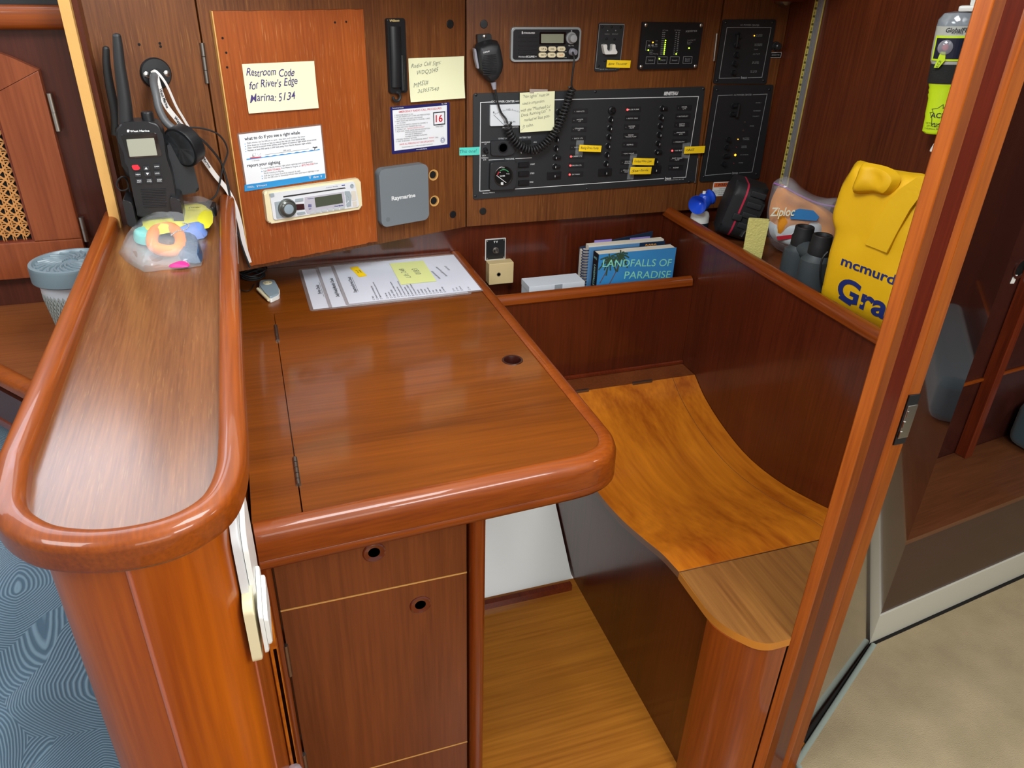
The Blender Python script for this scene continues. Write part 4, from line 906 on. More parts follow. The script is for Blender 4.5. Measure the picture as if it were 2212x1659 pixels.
# ---- twin breaker panel
bp_ = Mnt('breaker_panel', 'small black breaker plate with a white double rocker handle, left of the status display', 'breaker panel', FW, [(1294, 50), (1350, 50), (1336, 153), (1285, 155)], 0, flat=True)
Q4 = [(1294, 49), (1350, 51), (1337, 153), (1284, 155)]
g = MB(); g.prism(roundpoly(bp_.fr.P(Q4, .003), .005), 0, .0035, .0008); g.build('plate', M_PANELBLK, bp_.o)
k3 = k(980, 0, 3.686); g = MB(); P = roundpoly(poly(bp_, [(1162, 195), (1360, 195), (1345, 300), (1315, 548), (1130, 548)], k3, .004), .002); g.line(poly(bp_, [(1160, 548), (1130, 545), (1162, 193), (1360, 195), (1320, 545), (1290, 548)], k3, .004), .0011, .0039)
TX(g, bp_, 'BLUE SEA SYSTEMS', k3(1165, 552), k3(1292, 550), 2.4, .0040); TX(g, bp_, 'POWER ON', k3(1203, 272), k3(1240, 272), 2.6, .0040); TX(g, bp_, 'REVERSE POLARITY', k3(1262, 272), k3(1310, 272), 2.6, .0040); g.build('print', M_INKG, bp_.o)
for q in ((1184, 215), (1330, 218), (1203, 485), (1155, 525), (1258, 215), (1218, 310), (1282, 312)):
    x, y = bp_.p(*k3(*q), .004); g = MB(); screwhead(g, x, y, .0026, .0034); g.build('screw', M_BLK, bp_.o)
for q in ((1226, 243), (1290, 243)): x, y = bp_.p(*k3(*q), .004); MB().disc(x, y, .0012, .0034, .0046).build('indicator', M_INKG, bp_.o)
g = MB(); PG(g, bp_, k3, [(1190, 360), (1212, 352), (1224, 358), (1222, 400), (1240, 410), (1262, 402), (1264, 355), (1288, 352), (1290, 398), (1306, 408), (1300, 432), (1205, 434), (1198, 400)], .0035, .016, .002, 0, .001); g.build('rocker_handle', M_WPL, bp_.o)
# ---- status display
xp = Mnt('status_display', 'black square status display with rows of tiny green lights and four corner screws', 'display', FW, [(1389, 48), (1518, 49), (1502, 149), (1379, 152)], 0, flat=True)
kx = k(1370, 35, 12.76)
g = MB(); g.prism(roundpoly(poly(xp, [(245, 160), (1915, 185), (1740, 1430), (115, 1480)], kx, .008), .003), 0, .008, .0015); g.build('plate', mat('display_black', '16191d', .4), xp.o)
for q in ((330, 240), (1850, 252), (195, 1395), (1688, 1378)):
    x, y = xp.p(*kx(*q), .008); g = MB(); screwhead(g, x, y, .0042, .0078); g.build('screw', M_STEEL, xp.o)
g = MB(); ZX = .0084
for s_, a, b, h in (('xantrex', (1418, 412), (1735, 400), 6), ('DC Volts', (785, 390), (935, 388), 2.6), ('DC Amps', (1115, 392), (1278, 388), 2.6), ('Setup', (388, 1220), (522, 1212), 4), ('Charge', (700, 1215), (862, 1208), 4), ('Invert', (1045, 1215), (1192, 1210), 4), ('Power', (1405, 1180), (1550, 1172), 4), ('Share', (1400, 1232), (1525, 1226), 4), ('Incoming AC', (1468, 662), (1695, 655), 2.6), ('Breaker', (1462, 715), (1600, 710), 2.6), ('Amps', (1460, 765), (1550, 762), 2.6), ('AC In', (430, 945), (520, 938), 2.8), ('Fault', (420, 993), (505, 990), 2.8), ('Temp Warning', (412, 1045), (660, 1040), 2.8), ('Hot', (385, 680), (440, 678), 2.4), ('Cold', (590, 680), (648, 675), 2.4), ('Low  Normal', (375, 845), (640, 835), 2.2)): TX(g, xp, s_, kx(*a), kx(*b), h, ZX)
for i in range(12):
    for (x0, y0, x1, y1) in ((795, 445, 735, 1045), (840, 445, 770, 1045), (1165, 445, 1095, 1045), (1235, 445, 1180, 1000)):
        x, y = x0+(x1-x0)*i/11, y0+(y1-y0)*i/11; g.prism(poly(xp, [(x-18, y-8), (x+18, y-8), (x+16, y+8), (x-20, y+8)], kx, ZX), ZX-.0003, ZX)
for q in ((335, 1120, 245, 190), (668, 1120, 245, 190), (1000, 1118, 248, 188), (1360, 1112, 240, 190)): g.line(poly(xp, [(q[0], q[1]), (q[0]+q[2], q[1]), (q[0]+q[2]-20, q[1]+q[3]), (q[0]-20, q[1]+q[3])], kx, ZX), .0007, ZX, True)
g.line(poly(xp, [(375, 675), (340, 675), (310, 938), (365, 938)], kx, ZX), .0007, ZX)
for q in ((385, 785), (480, 780), (580, 760)): PG(g, xp, kx, [q, (q[0]+55, q[1]), (q[0]+53, q[1]+40), (q[0]-2, q[1]+40)], .0080, ZX)
g.build('print', M_INKG, xp.o)
for i in range(8):
    x, y = xp.p(*kx(868-i*6.5, 668+i*53.5), .009); MB().disc(x, y, .0013, .0078, .0092, n=10).build('indicator_light', M_LEDG, xp.o)
for q in ((392, 936), (698, 1175), (1160, 1040), (1515, 880)): x, y = xp.p(*kx(*q), .009); MB().disc(x, y, .0015, .0078, .0092, n=10).build('indicator_light', M_LEDG, xp.o)
x, y = xp.p(*kx(518, 722), .009); MB().disc(x, y, .0015, .0078, .0092, n=10).build('indicator_light', M_LEDO, xp.o)
# ---- main switch board
dc = Mnt('switch_board', 'big black electrical switch board with a volt meter, tank gauge and three columns of breakers', 'switch board', FW, [(1023, 203), (1523, 188), (1499, 394), (1023, 430)], 0, flat=True)
MB().prism(roundpoly(dc.fr.P([(1022, 202), (1523, 187), (1501, 393), (1022, 431)], .003), .006), 0, .004, .0008).build('plate', M_PANELBLK, dc.o)
kd = k(1020, 190, 6.912); kc = k(1260, 190, 7.541); kz = k(980, 0, 3.686)
g = MB(); ZC = .0044
def LN(g, m, kf, L, wd=.0016, z=ZC, closed=False): g.line(poly(m, L, kf, z), wd, z, closed)
LN(g, dc, kz, [(302, 812), (214, 816), (208, 1522), (290, 1516)]); LN(g, dc, kz, [(492, 806), (525, 804)]); LN(g, dc, kz, [(798, 795), (1950, 768), (1848, 1411), (1745, 1417)]); LN(g, dc, kz, [(1675, 1421), (488, 1505)])
LN(g, dc, kd, [(245, 1077), (480, 1062)], .0011); LN(g, dc, kd, [(645, 1055), (890, 1043)], .0011)
for s_, a, b, h, kf, bo in (('DC POWER CENTER', (302, 810), (486, 806), 4.6, kz, .02), ('BENETEAU', (1315, 92), (1545, 88), 7, kc, .05), ('bass', (1335, 1472), (1432, 1468), 5, kc, .03), ('Bass Products LLC. Salem, MA. USA', (1328, 1505), (1638, 1487), 1.8, kc, .01), ('Beneteau 7006010', (160, 1570), (335, 1560), 2.4, kd, .01),
    ('12 VOLT DC', (392, 756), (525, 753), 3.2, kd, .01), ('BATTERY TEST', (708, 742), (878, 738), 3.4, kd, .01), ('TANK LEVEL', (495, 1062), (630, 1058), 3.2, kd, .02), ('MASTHEAD', (140, 813), (268, 808), 2.8, kd, .01), ('LT', (188, 838), (215, 836), 2.8, kd, .01), ('DECK', (150, 1010), (208, 1008), 2.8, kd, .01), ('RUNNING', (140, 1045), (240, 1042), 2.8, kd, .01), ('LTS', (168, 1072), (208, 1070), 2.8, kd, .01),
    ('PORT', (872, 1142), (935, 1138), 3.2, kd, .01), ('STBD', (865, 1276), (928, 1272), 3.2, kd, .01), ('FWD', (860, 1407), (912, 1403), 3.2, kd, .01), ('BATTERY CONDITION', (455, 588), (690, 580), 3.2, kd, .02), ('ENG', (920, 810), (962, 808), 2.8, kd, 0), ('BANK 2', (885, 972), (970, 965), 2.8, kd, 0), ('1', (728, 970), (736, 968), 3.4, kd, 0)): TX(g, dc, s_, kf(*a), kf(*b), h, ZC, bold=bo, shear=.15 if s_ == 'BENETEAU' else 0)
g.build('print', M_INK, dc.o)
cols = [([('NAV LTS', 0), ('ANCHOR\nLT', 0), ('STEAMING\nLT', 0), ('DECK LTS', 0), ('REFRIG', 0), ('CABIN LTS', 1), ('SALON LTS', 1), ('DC MAIN', 1)], (962, 887), (925, 1388), (835, 890), (800, 1398)),
        ([('BILGE PUMP', 1), ('AUTO  MAN', 0), ('SHOWER\nPUMP', 0), ('FRESH\nWATER PUMP', 0), ('REFRIG', 0), ('GAS VALVE', 0), ('12V DC\nOUTLETS', 0), ('CELLULAR\nPHONE', 0)], (1385, 872), (1335, 1362), (1258, 878), (1205, 1372)),
        ([('PANEL\nLTS', 0), ('AUTOPILOT', 0), ('DEPTH\nSPEED', 0), ('SPREADER\nLTS', 0), ('STEREO/TV', 0), ('VHF R/T', 1), ('BAIT WASH\nPUMP', 0), ('RADAR', 0)], (1790, 858), (1722, 1335), (1660, 862), (1600, 1350))]
M_TAG = mat('tag_black', '15171a', .55)
for rows, a, b, ca, cb_ in cols:
    for i, (s_, on) in enumerate(rows):
        t = i/7; x, y = a[0]+(b[0]-a[0])*t, a[1]+(b[1]-a[1])*t
        g = MB(); PG(g, dc, kz, [(x-10, y-20), (x+108, y-22), (x+105, y+18), (x-13, y+20)], .0038, .0052, .0006, 0, .0002)
        L = s_.split('\n')
        for j, q in enumerate(L):
            wq = 8.6*len(q); xc = x+48; yy = y-(7 if len(L) > 1 else 0)+14*j; TX(g, dc, q, kz(xc-wq/2, yy+1), kz(xc+wq/2, yy-1), 2.7, .0055, mi=1)
        g.build('circuit_label', [M_TAG, M_INK], dc.o)
        lx, ly = dc.p(*kz(x+(2 if not on else -1), y+2), .006); MB().disc(lx, ly, .0022 if on else .0008, .0050, .0068 if on else .0058, .0004, n=12).build('indicator_light', M_LEDR if on else M_INKG, dc.o)
        cx, cy = ca[0]+(cb_[0]-ca[0])*t, ca[1]+(cb_[1]-ca[1])*t
        px, py = dc.p(*kz(cx, cy), .006)
        g = MB(); dn = on or (rows is cols[2][0] and i == 0)
        if i == 7: g.box(px-.018, px+.018, py-.009, py+.009, .0038, .0075, .001)
        if rows is cols[1][0] and i == 0:
            g.lathe([(.0092, .004), (.0092, .010), (.0070, .012), (.0065, .009), (.0030, .009), (.0025, .014), (.0002, .014)], 20, Matrix.Translation((px, py, 0)))
        else:
            g.lathe([(.0068, .0038), (.0072, .0060), (.0060, .0068), (.0052, .0055), (.0002, .0055)], 20, Matrix.Translation((px, py, 0)))
            g.box(px-.0022, px+.0022, py-.0045, py+.0045, .005, .0165, .001) if not dn else g.box(px-.002, px+.013, py-.0035, py+.0035, .005, .012, .0015)
        g.box(px-.0006, px+.0006, py-.0025, py+.0020, .0165 if not dn else .0122, .0169 if not dn else .0126, mi=1)
        g.build('breaker_switch', [M_BLK, M_INK], dc.o)
for q in ((178, 755), (1128, 730), (1988, 708), (172, 1562), (1063, 1504), (1876, 1448)):
    x, y = dc.p(*kz(*q), .004); g = MB(); screwhead(g, x, y, .0032, .0038); g.build('screw', M_BLK, dc.o)
g = MB(); PG(g, dc, kd, [(272, 258), (745, 240), (745, 560), (270, 570)], .0038, .010, .0015, 0, .0008); x0, y0 = dc.p(*kd(530, 640), .0105); LN(g, dc, kd, [(320, 400), (470, 545)], .0006, .0108)
vm = g.build('volt_meter', [mat('meter_white', 'd4dade', .35)], dc.o)
g = MB()
for i in range(26):
    t = i/25; px_, py_ = 345+420*t, 410-75*math.sin(PI*min(1, t*.9+.05)); r_ = 26 if i % 5 == 0 else 15; a, b = dc.p(*kd(px_, py_), .0108), dc.p(*kd(px_+(t-.5)*12, py_-r_), .0108); g.line([a, b], .0006, .0108)
TX(g, dc, '8', kd(310, 365), kd(332, 363), 4, .0108); TX(g, dc, '12', kd(535, 322), kd(570, 320), 4, .0108); TX(g, dc, 'DC VOLTS', kd(475, 510), kd(645, 502), 3.6, .0108); LN(g, dc, kd, [(320, 400), (470, 545)], .0007, .0110)
g.build('scale', M_INKB, vm)
g = MB(); PG(g, dc, kd, [(280, 795), (600, 780), (635, 980), (500, 1015), (285, 1010)], .0038, .0110, .004, 0, .0015); sk_ = g.build('power_socket', M_BLKM, dc.o)
x, y = dc.p(*kd(462, 892), .012); g = MB(); g.lathe([(.0118, .010), (.0115, .0135), (.0098, .0135), (.0092, .0115)], 26, Matrix.Translation((x, y, 0)), caps=False); g.lathe([(.0093, .0114), (.0002, .0114)], 20, Matrix.Translation((x, y, 0)), 1); g.build('socket_ring', [M_BLK, M_HOLE], sk_)
g = MB(); x, y = dc.p(*kd(205, 925), .01); g.lathe([(.0058, .0038), (.0058, .0075), (.0035, .0080), (.0030, .0165), (.0035, .0200), (.0002, .0210)], 16, Matrix.Translation((x, y, 0)) @ Matrix.Rotation(R(14), 4, 'X')); g.build('toggle_switch', M_BLK, dc.o)
for yy in (1150, 1285, 1418):
    g = MB(); PG(g, dc, kd, [(690, yy-38), (850, yy-45), (850, yy+38), (685, yy+45)], .0038, .0060, .001, 0, .0004); PG(g, dc, kd, [(705, yy-28), (822, yy-34), (818, yy+26), (700, yy+34)], .0058, .0105, .001, 0, .0015); g.build('push_button', M_BLK, dc.o)
g = MB(); PG(g, dc, kd, [(755, 790), (880, 782), (880, 830), (755, 840)], .0038, .0085, .001, 0, .0006); g.build('test_switch', M_BLK, dc.o)
g = MB(); PG(g, dc, kd, [(275, 1115), (665, 1085), (650, 1510), (262, 1530)], .0038, .0150, .006, 0, .003); gg = g.build('tank_gauge', M_BLKM, dc.o)
x, y = dc.p(*kd(466, 1315), .016); Mx = Matrix.Translation((x, y, 0))
g = MB(); g.lathe([(.0235, .0148), (.0235, .0175), (.0220, .0180), (.0208, .0165), (.0205, .0155)], 40, Mx, caps=False); g.build('gauge_ring', mat('ring_dark', '3c3a38', .2, .6), gg)
g = MB(); g.lathe([(.0206, .0156), (.0002, .0157)], 40, Mx); g.build('gauge_face', mat('gauge_black', '0e0f11', .3), gg)
g = MB(); ZG = .0163
def GA(deg, r): return (x+r*math.cos(R(deg)), y+r*math.sin(R(deg)))
g.line([GA(a, .0150) for a in range(170, 130, -6)], .0022, ZG, mi=1); g.line([GA(a, .0150) for a in range(125, 30, -6)], .0018, ZG, mi=2)
TX(g, dc, 'WATER', kd(412, 1318), kd(492, 1312), 3.2, ZG, bold=.02); TX(g, dc, '1/4', kd(395, 1262), kd(425, 1260), 2.4, ZG); TX(g, dc, 'TANK', kd(435, 1192), kd(485, 1190), 2.2, ZG); TX(g, dc, 'FULL', kd(512, 1283), kd(560, 1280), 2.4, ZG)
a, b = dc.p(*kd(362, 1305), ZG), dc.p(*kd(505, 1412), ZG); g.line([a, b], .0013, ZG+.0012); PG(g, dc, kd, [(428, 1410), (465, 1408), (465, 1450), (428, 1452)], .0158, ZG)
g.build('gauge_print', [M_INK, M_RED, mat('print_green', '3c9a5c', .5)], gg)
# ---- two alternating current boards
def acboard(label, quad, frame, texts, sw, leds, ttl, bass, knobs=()):
    m_ = Mnt('power_board', label, 'switch board', FW, quad, 0, flat=True, group=None)
    ka = k(1500, 30, 4.364)
    MB().prism(roundpoly(m_.fr.P(quad, .003), .005), 0, .004, .0008).build('plate', mat('board_black', '1c1e21', .5), m_.o)
    g = MB()
    for L in frame: LN(g, m_, ka, L, .0014)
    TX(g, m_, 'AC POWER CENTER', ka(*ttl[0]), ka(*ttl[1]), 3.6, ZC, bold=.01); TX(g, m_, 'bass', ka(*bass[0]), ka(*bass[1]), 5, ZC, bold=.03)
    for s_, a, b in texts:
        L = s_.split('\n')
        for j, q in enumerate(L): TX(g, m_, q, ka(a[0], a[1]+(j-(len(L)-1)/2)*13), ka(b[0], a[1]-1+(j-(len(L)-1)/2)*13), 2.2, ZC)
    g.build('print', M_INKG, m_.o)
    for i, (x, y, on) in enumerate(sw):
        px, py = m_.p(*ka(x, y), .006); g = MB(); g.lathe([(.0072, .0038), (.0074, .0060), (.0060, .0066), (.0052, .0055), (.0002, .0055)], 18, Matrix.Translation((px, py, 0)))
        g.box(px-.0024, px+.0024, py-.0045, py+.0045, .005, .0160, .001) if not on else g.box(px-.002, px+.012, py-.0035, py+.0035, .005, .012, .0015)
        g.build('breaker_switch', M_BLK, m_.o)
    for x, y, r_, mm in leds: px, py = m_.p(*ka(x, y), .005); MB().disc(px, py, r_, .0038, .0056, .0003, n=12).build('indicator_light', mm, m_.o)
    c_ = quad
    for fx, fy in ((.06, .05), (.94, .05), (.06, .95), (.94, .95)):
        a = Vector(c_[0]).lerp(Vector(c_[1]), fx); b = Vector(c_[3]).lerp(Vector(c_[2]), fx); q = a.lerp(b, fy); x, y = m_.p(q.x, q.y, .004); g = MB(); screwhead(g, x, y, .0030, .0038); g.build('screw', M_BLK, m_.o)
    for L in knobs:
        g = MB(); P = [m_.p(*ka(*q), .014) for q in L]; g.tube([(p[0], p[1], .013) for p in P], .0030, 8); g.box(P[0][0]-.002, P[0][0]+.002, P[0][1]-.002, P[0][1]+.002, .004, .013); g.box(P[1][0]-.002, P[1][0]+.002, P[1][1]-.002, P[1][1]+.002, .004, .013); g.build('link_bar', M_BLK, m_.o)
    return m_
acboard('smaller black power board, upper one on the narrow right panel', [(1562, 42), (1677, 42), (1655, 181), (1541, 181)],
    [[(430, 603), (233, 607), (308, 128), (724, 128), (637, 598), (502, 602)]], [('AC MAIN\nLINE', (583, 203), (640, 0)), ('REVERSED\nPOLARITY', (568, 292), (640, 0)), ('TRIP', (560, 336), (598, 0)), ('AIR PUMP', (552, 379), (618, 0)), ('AIR COND\nFWD', (545, 460), (608, 0)), ('AIR COND\nAFT', (526, 545), (590, 0))],
    [(415, 205, 0), (402, 290, 0), (393, 385, 0), (378, 467, 0), (366, 552, 0)], [(566, 206, .0012, M_LEDO)], ((432, 104), (612, 108)), ((440, 600), (495, 600)), [[(412, 200), (400, 310)]])
acboard('taller black power board, lower one on the narrow right panel with one lit amber light', [(1543, 184), (1671, 183), (1640, 386), (1511, 393)],
    [[(362, 765), (224, 770), (100, 1524), (350, 1502)], [(550, 762), (686, 756), (545, 1490), (418, 1500)]], [('SHORE 1', (578, 839), (632, 0)), ('REVERSED', (557, 914), (625, 0)), ('POLARITY', (550, 966), (612, 0)), ('SPARE', (522, 1057), (562, 0)), ('BATTERY\nCHARGER', (458, 1178), (518, 0)), ('WATER\nHEATER', (443, 1254), (493, 0)), ('AC OUTLETS', (430, 1329), (508, 0)), ('SPARE', (417, 1404), (458, 0))],
    [(370, 866, 1), (355, 945, 1), (320, 1182, 0), (303, 1258, 0), (292, 1340, 1), (275, 1412, 0)], [(412, 1182, .001, M_LEDO), (398, 1258, .0008, M_RED), (386, 1331, .0026, M_LEDO), (372, 1409, .0008, M_RED), (476, 1020, .0022, M_STEELD), (462, 1101, .0022, M_STEELD)], ((372, 765), (540, 762)), ((358, 1500), (410, 1497)), [[(427, 853), (405, 972)]])
# ---- key switch with label plate
ksw = Mnt('key_switch', 'round dark key switch over a small white-edged label plate, right of the upper power board', 'switch', FW, [(1665, 95), (1688, 94), (1686, 125), (1664, 125)], 0, flat=True)
x, y = ksw.p(1677, 100, .005); g = MB(); g.lathe([(.011, 0), (.011, .004), (.0085, .005), (.0080, .016), (.0060, .018), (.0002, .018)], 22, Matrix.Translation((x, y, 0))); g.build('knob', mat('knob_dark', '3a3c3e', .25, .5), ksw.o)
g = MB(); PG(g, ksw, lambda a, b: (a, b), [(1663, 113), (1689, 112), (1687, 125), (1663, 125)], 0, .0015, .0005, 0); g.line(ksw.fr.P([(1664, 114), (1688, 113), (1686, 124), (1664, 124)], .0015), .0009, .0019, True, 1); TX(g, ksw, 'GENERATOR', (1667, 119), (1684, 118.5), 1.8, .0019, mi=1); g.build('label_plate', [M_BLK, M_INK], ksw.o)
# ---- warning label
wn = Mnt('warning_label', 'white warning sticker with an orange band, half hidden behind the black tool case', 'label', FW, [(1541, 394), (1590, 391), (1586, 422), (1537, 424)], 0)
wn.plate('sticker', M_WPL, .0007, .0015, 0)
g = MB(); g.box(-wn.W/2+.002, wn.W/2-.002, wn.H/2-.0135, wn.H/2-.002, .0006, .0010, mi=0); g.text('! WARNING', 0, wn.H/2-.0078, .0100, .0013, bold=.02, mi=1)
for i, s_ in enumerate(('HIGH VOLTAGE', 'TO AVOID ELECTRICAL SHOCK', 'SHUT OFF AC SUPPLY BEFORE', 'OPENING DOOR')): g.text(s_, 0, wn.H/2-.0185-i*.0052, .0042, .0010, mi=1)
g.build('print', [mat('band_orange', 'd8642c', .5), M_INKB], wn.o)
# ---- flags and strips of tape
FWD = Fr(FW.M @ Matrix.Translation((0, 0, .0052)))
def flag(quad, label, txt, m_=M_NOTEY, pen=M_PENB, fr=FWD, w=.0125, tape=None, grp=None, hp=5, und=False):
    n_ = Mnt('page_flag', label, 'paper flag', fr, quad, w, grp); MB().sheet(n_.W, n_.H, lambda u, v: .0003+.0012*math.sin(u*3), 8, 2).build('paper', m_, n_.o)
    q = quad; L = lambda u, v: tuple(Vector(q[0]).lerp(Vector(q[1]), u).lerp(Vector(q[3]).lerp(Vector(q[2]), u), v))
    if txt: g = MB(); TX(g, n_, txt, L(.08, .52), L(.88 if len(txt) > 6 else .5, .46), hp, .0022, shear=.2, jit=.05); g.build('handwriting', pen, n_.o)
    if tape: g = MB(); P = n_.fr.P(tape, -.010); g.prism(P, -w, -w+.0004); g.build('tape', M_TAPE, n_.o)
    return n_
flag([(1311, 130), (1362, 130), (1361, 147), (1310, 145)], 'bright yellow flag hanging at the lower right of the small breaker plate', 'Bow Thruster', w=.004)
flag([(1252, 313), (1299, 314), (1298, 329), (1250, 326)], 'bright yellow flag on the switch board between its first and second columns', 'Refrig Drain Pump', tape=[(1246, 303), (1262, 303), (1259, 337), (1243, 337)])
flag([(1368, 341), (1414, 342), (1412, 357), (1366, 356)], 'upper of two bright yellow flags stacked low on the switch board', 'Cockpit Water Lines', tape=[(1363, 333), (1377, 333), (1369, 388), (1355, 388)])
flag([(1362, 361), (1407, 360), (1406, 376), (1360, 376)], 'lower of two bright yellow flags stacked low on the switch board', 'Starlink')
flag([(1479, 317), (1523, 315), (1521, 330), (1477, 332)], 'bright yellow flag sticking out past the right edge of the switch board', '*AIS', tape=[(1473, 309), (1489, 307), (1486, 341), (1470, 341)], w=.006)
flag([(989, 319), (1036, 317), (1036, 334), (989, 336)], 'small teal flag crossing the seam left of the switch board', 'This one!', M_NOTET, mat('pen_teal', '2a7a80', .7), FW, .005, hp=7, tape=None)
nn = Mnt('sticky_note', 'pale yellow note with pencil writing taped over the volt meter of the switch board', 'note', FWD, [(1122, 201), (1196, 196), (1197, 281), (1123, 285)], .0065)
paper(nn, 'paper', M_NOTE, .004)
g = MB()
for s_, a, b in (('"Nav lights" must be', (555, 775), (765, 755)), ('used in conjunction', (553, 830), (725, 808)), ('with the "Masthead Lt/', (538, 882), (775, 845)), ('Deck Running Lts"  >', (540, 925), (775, 880)), ('marked w/ blue post-', (562, 962), (770, 925)), ('it tabs.', (550, 1005), (635, 992))): TX(g, nn, s_, kz(*a), kz(*b), 6.5, .0050, shear=.25, jit=.05)
g.line(poly(nn, [(560, 1018), (537, 1038)], kz, .005), .0006, .0050); cling(g, nn, .004).build('handwriting', M_PENCIL, nn.o)
g = MB(); P = nn.fr.P([(1144, 192), (1183, 193), (1183, 201), (1144, 202)], .001); g.prism(P, .0008, .0012); g.build('tape', mat('tape_frost', 'b8aca4', .4, alpha=.6), nn.o)
# ---- TV socket and beige junction box on the lower wall
k7 = k(1000, 430, 3.6875)
tv = Mnt('aerial_socket', 'square black aerial socket plate with a white edge on the lower wall', 'socket', FB, [k7(172, 322), k7(338, 305), k7(338, 472), k7(180, 490)], 0, flat=True)
tv.plate('plate', mat('plate_edge', 'c8cac8', .4), .002, .001, .0003); tv.plate('face', M_BLK, .0028, .001, .0003, .0022)
g = MB(); g.lathe([(.008, .0026), (.008, .005), (.0055, .0055), (.0050, .014), (.0036, .014), (.0030, .010), (.0002, .010)], 20, Matrix.Translation((0, -.002, 0))); g.build('connector', M_STEELD, tv.o)
g = MB(); g.text('T V', 0, tv.H/2-.0085, .0072, .0031, bold=.03); g.build('lettering', M_INK, tv.o)
for sx in (-1, 1):
    for sy in (-1, 1): g = MB(); screwhead(g, sx*(tv.W/2-.005), sy*(tv.H/2-.005), .0022, .0027); g.build('screw', M_STEEL, tv.o)
bx = Mnt('junction_box', 'beige plastic junction box with one screw, below the black aerial socket', 'junction box', FB, [k7(208, 518), k7(405, 505), k7(403, 670), k7(208, 684)], .030, flat=True)
MB().box(-bx.W/2, bx.W/2, -bx.H/2, bx.H/2, -.030, 0, .002).build('cover', mat('beige_plastic', 'cdb888', .45, bump=.05), bx.o)
g = MB(); x, y = bx.p(*k7(285, 600), 0); g.lathe([(.0052, .0002), (.0050, .0010), (.0036, .0010), (.0034, .0003)], 18, Matrix.Translation((x, y, 0)), caps=False); g.lathe([(.0035, .0004), (.0002, .0004)], 14, Matrix.Translation((x, y, 0)), 1); g.build('screw', [M_STEELD, M_HOLE], bx.o)
# ================================================================ LOOSE THINGS
def plastic(name, col, alpha, rough=.12, bump=0):
    m = mat(name, col, rough, alpha=alpha, coat=1, bump=bump, bscale=60); return m
# ---- gooseneck lamp on the narrow left panel
gl = Mnt('gooseneck_lamp', 'black gooseneck reading lamp on a round screwed base, bent over the handheld radio', 'lamp', FL, [(310, 133), (360, 133), (362, 183), (311, 183)], 0, flat=True)
g = MB(); g.lathe([(.0255, 0), (.0255, .004), (.0235, .0065), (.009, .0070), (.0085, .010), (.0002, .010)], 32); g.build('base', M_BLK, gl.o)
for sx in (-1, 1): g = MB(); screwhead(g, sx*.0165, -.001, .0055, .0064); g.build('screw', M_STEEL, gl.o)
NL = [(791, 378, .010), (786, 420, .035), (800, 490, .052), (815, 560, .060), (850, 625, .066), (905, 672, .072)]
P = [Vector((*gl.p(x/2.37, y/2.37, w_), w_)) for x, y, w_ in NL]
g = MB(); S_ = smooth(P, 8); g.tube(S_, [.0062+.0005*(i % 2) for i in range(len(S_))], 12); g.build('flexible_neck', mat('neck_grey', '5a5c5e', .45), gl.o)
hc = Vector((*gl.p(399, 314, .085), .085)); ax = Vector((-.80, -.22, .45)).normalized()
Mh = Matrix.Translation(hc) @ ax.to_track_quat('Z', 'Y').to_matrix().to_4x4()
g = MB(); g.lathe([(.031, -.012), (.034, -.010), (.035, .008), (.034, .0115), (.031, .0125)], 36, Mh); g.lathe([(.0308, .0128), (.0002, .0128)], 30, Mh, 1); g.build('lamp_head', [M_BLK, mat('lens_grey', '4c5054', .3)], gl.o)
# ---- handheld radio in its charging cradle
FR = vfr(0, 1.425, 0); kr = k(0, 0, 2.37)
def handheld(label, y0, pts, ant, aw):
    F = vfr(0, y0, 0); c_ = F.uv(*kr(760, 860)); root = empty('handheld_radio', F.sub(c_[0], c_[1]).M, label, 'radio'); f = F.sub(c_[0], c_[1])
    L = [f.uv(*kr(*q), .030) for q in pts]; g = MB(); g.prism([tuple(v)[:2] for v in smooth([(*q, 0) for q in L], 3, True)], -.005, .030, .006, seg=3); g.build('body', M_BLK, root)
    A = [Vector((*f.uv(*kr(x, y), .012), .012)) for x, y in ant]; S_ = smooth(A, 6); g = MB(); g.tube(S_, [aw[0]+(aw[1]-aw[0])*i/(len(S_)-1) for i in range(len(S_))], 12); g.lathe([(aw[1], 0), (aw[1]*.8, .003), (.0003, .0045)], 12, Matrix.Translation(A[-1]) @ Matrix.Rotation(-PI/2, 4, 'X')); g.build('aerial', M_RUB, root)
    return root, f
hb, fb = handheld('second black handheld radio, standing behind the front one, shorter aerial at its left', 1.475, [(588, 660), (640, 640), (700, 660), (720, 900), (640, 900), (600, 720)], [(598, 690), (590, 580), (560, 430), (546, 330), (543, 250)], (.0085, .0052))
hh, fh = handheld('black handheld radio with a grey screen and white lettering standing in its cradle', 1.425, [(603, 660), (625, 632), (700, 622), (780, 625), (820, 650), (838, 710), (850, 800), (880, 900), (905, 1060), (900, 1100), (720, 1115), (700, 1080), (668, 930), (650, 830), (610, 760)], [(645, 640), (640, 540), (628, 440), (612, 330), (604, 240), (598, 185)], (.0115, .0062))
ZH = .0304
def PH(g, pts, z0, z1, rr=0, mi=0, bev=0): P = [fh.uv(*kr(*q), z1) for q in pts]; g.prism(roundpoly(P, rr) if rr else P, z0, z1, bev, mi)
class _F: pass
_h = _F(); _h.p = lambda x, y, w_=0: fh.uv(x, y, w_)
g = MB(); PH(g, [(618, 690), (800, 680), (830, 800), (660, 812)], .028, .0312, .003, 0, .0008); g.build('screen_surround', mat('black_gloss', '08090b', .1, coat=1), hh)
g = MB(); PH(g, [(646, 714), (788, 706), (806, 795), (664, 803)], .030, .0320, .001); g.build('screen', mat('screen_olive', '9a9c8c', .2), hh)
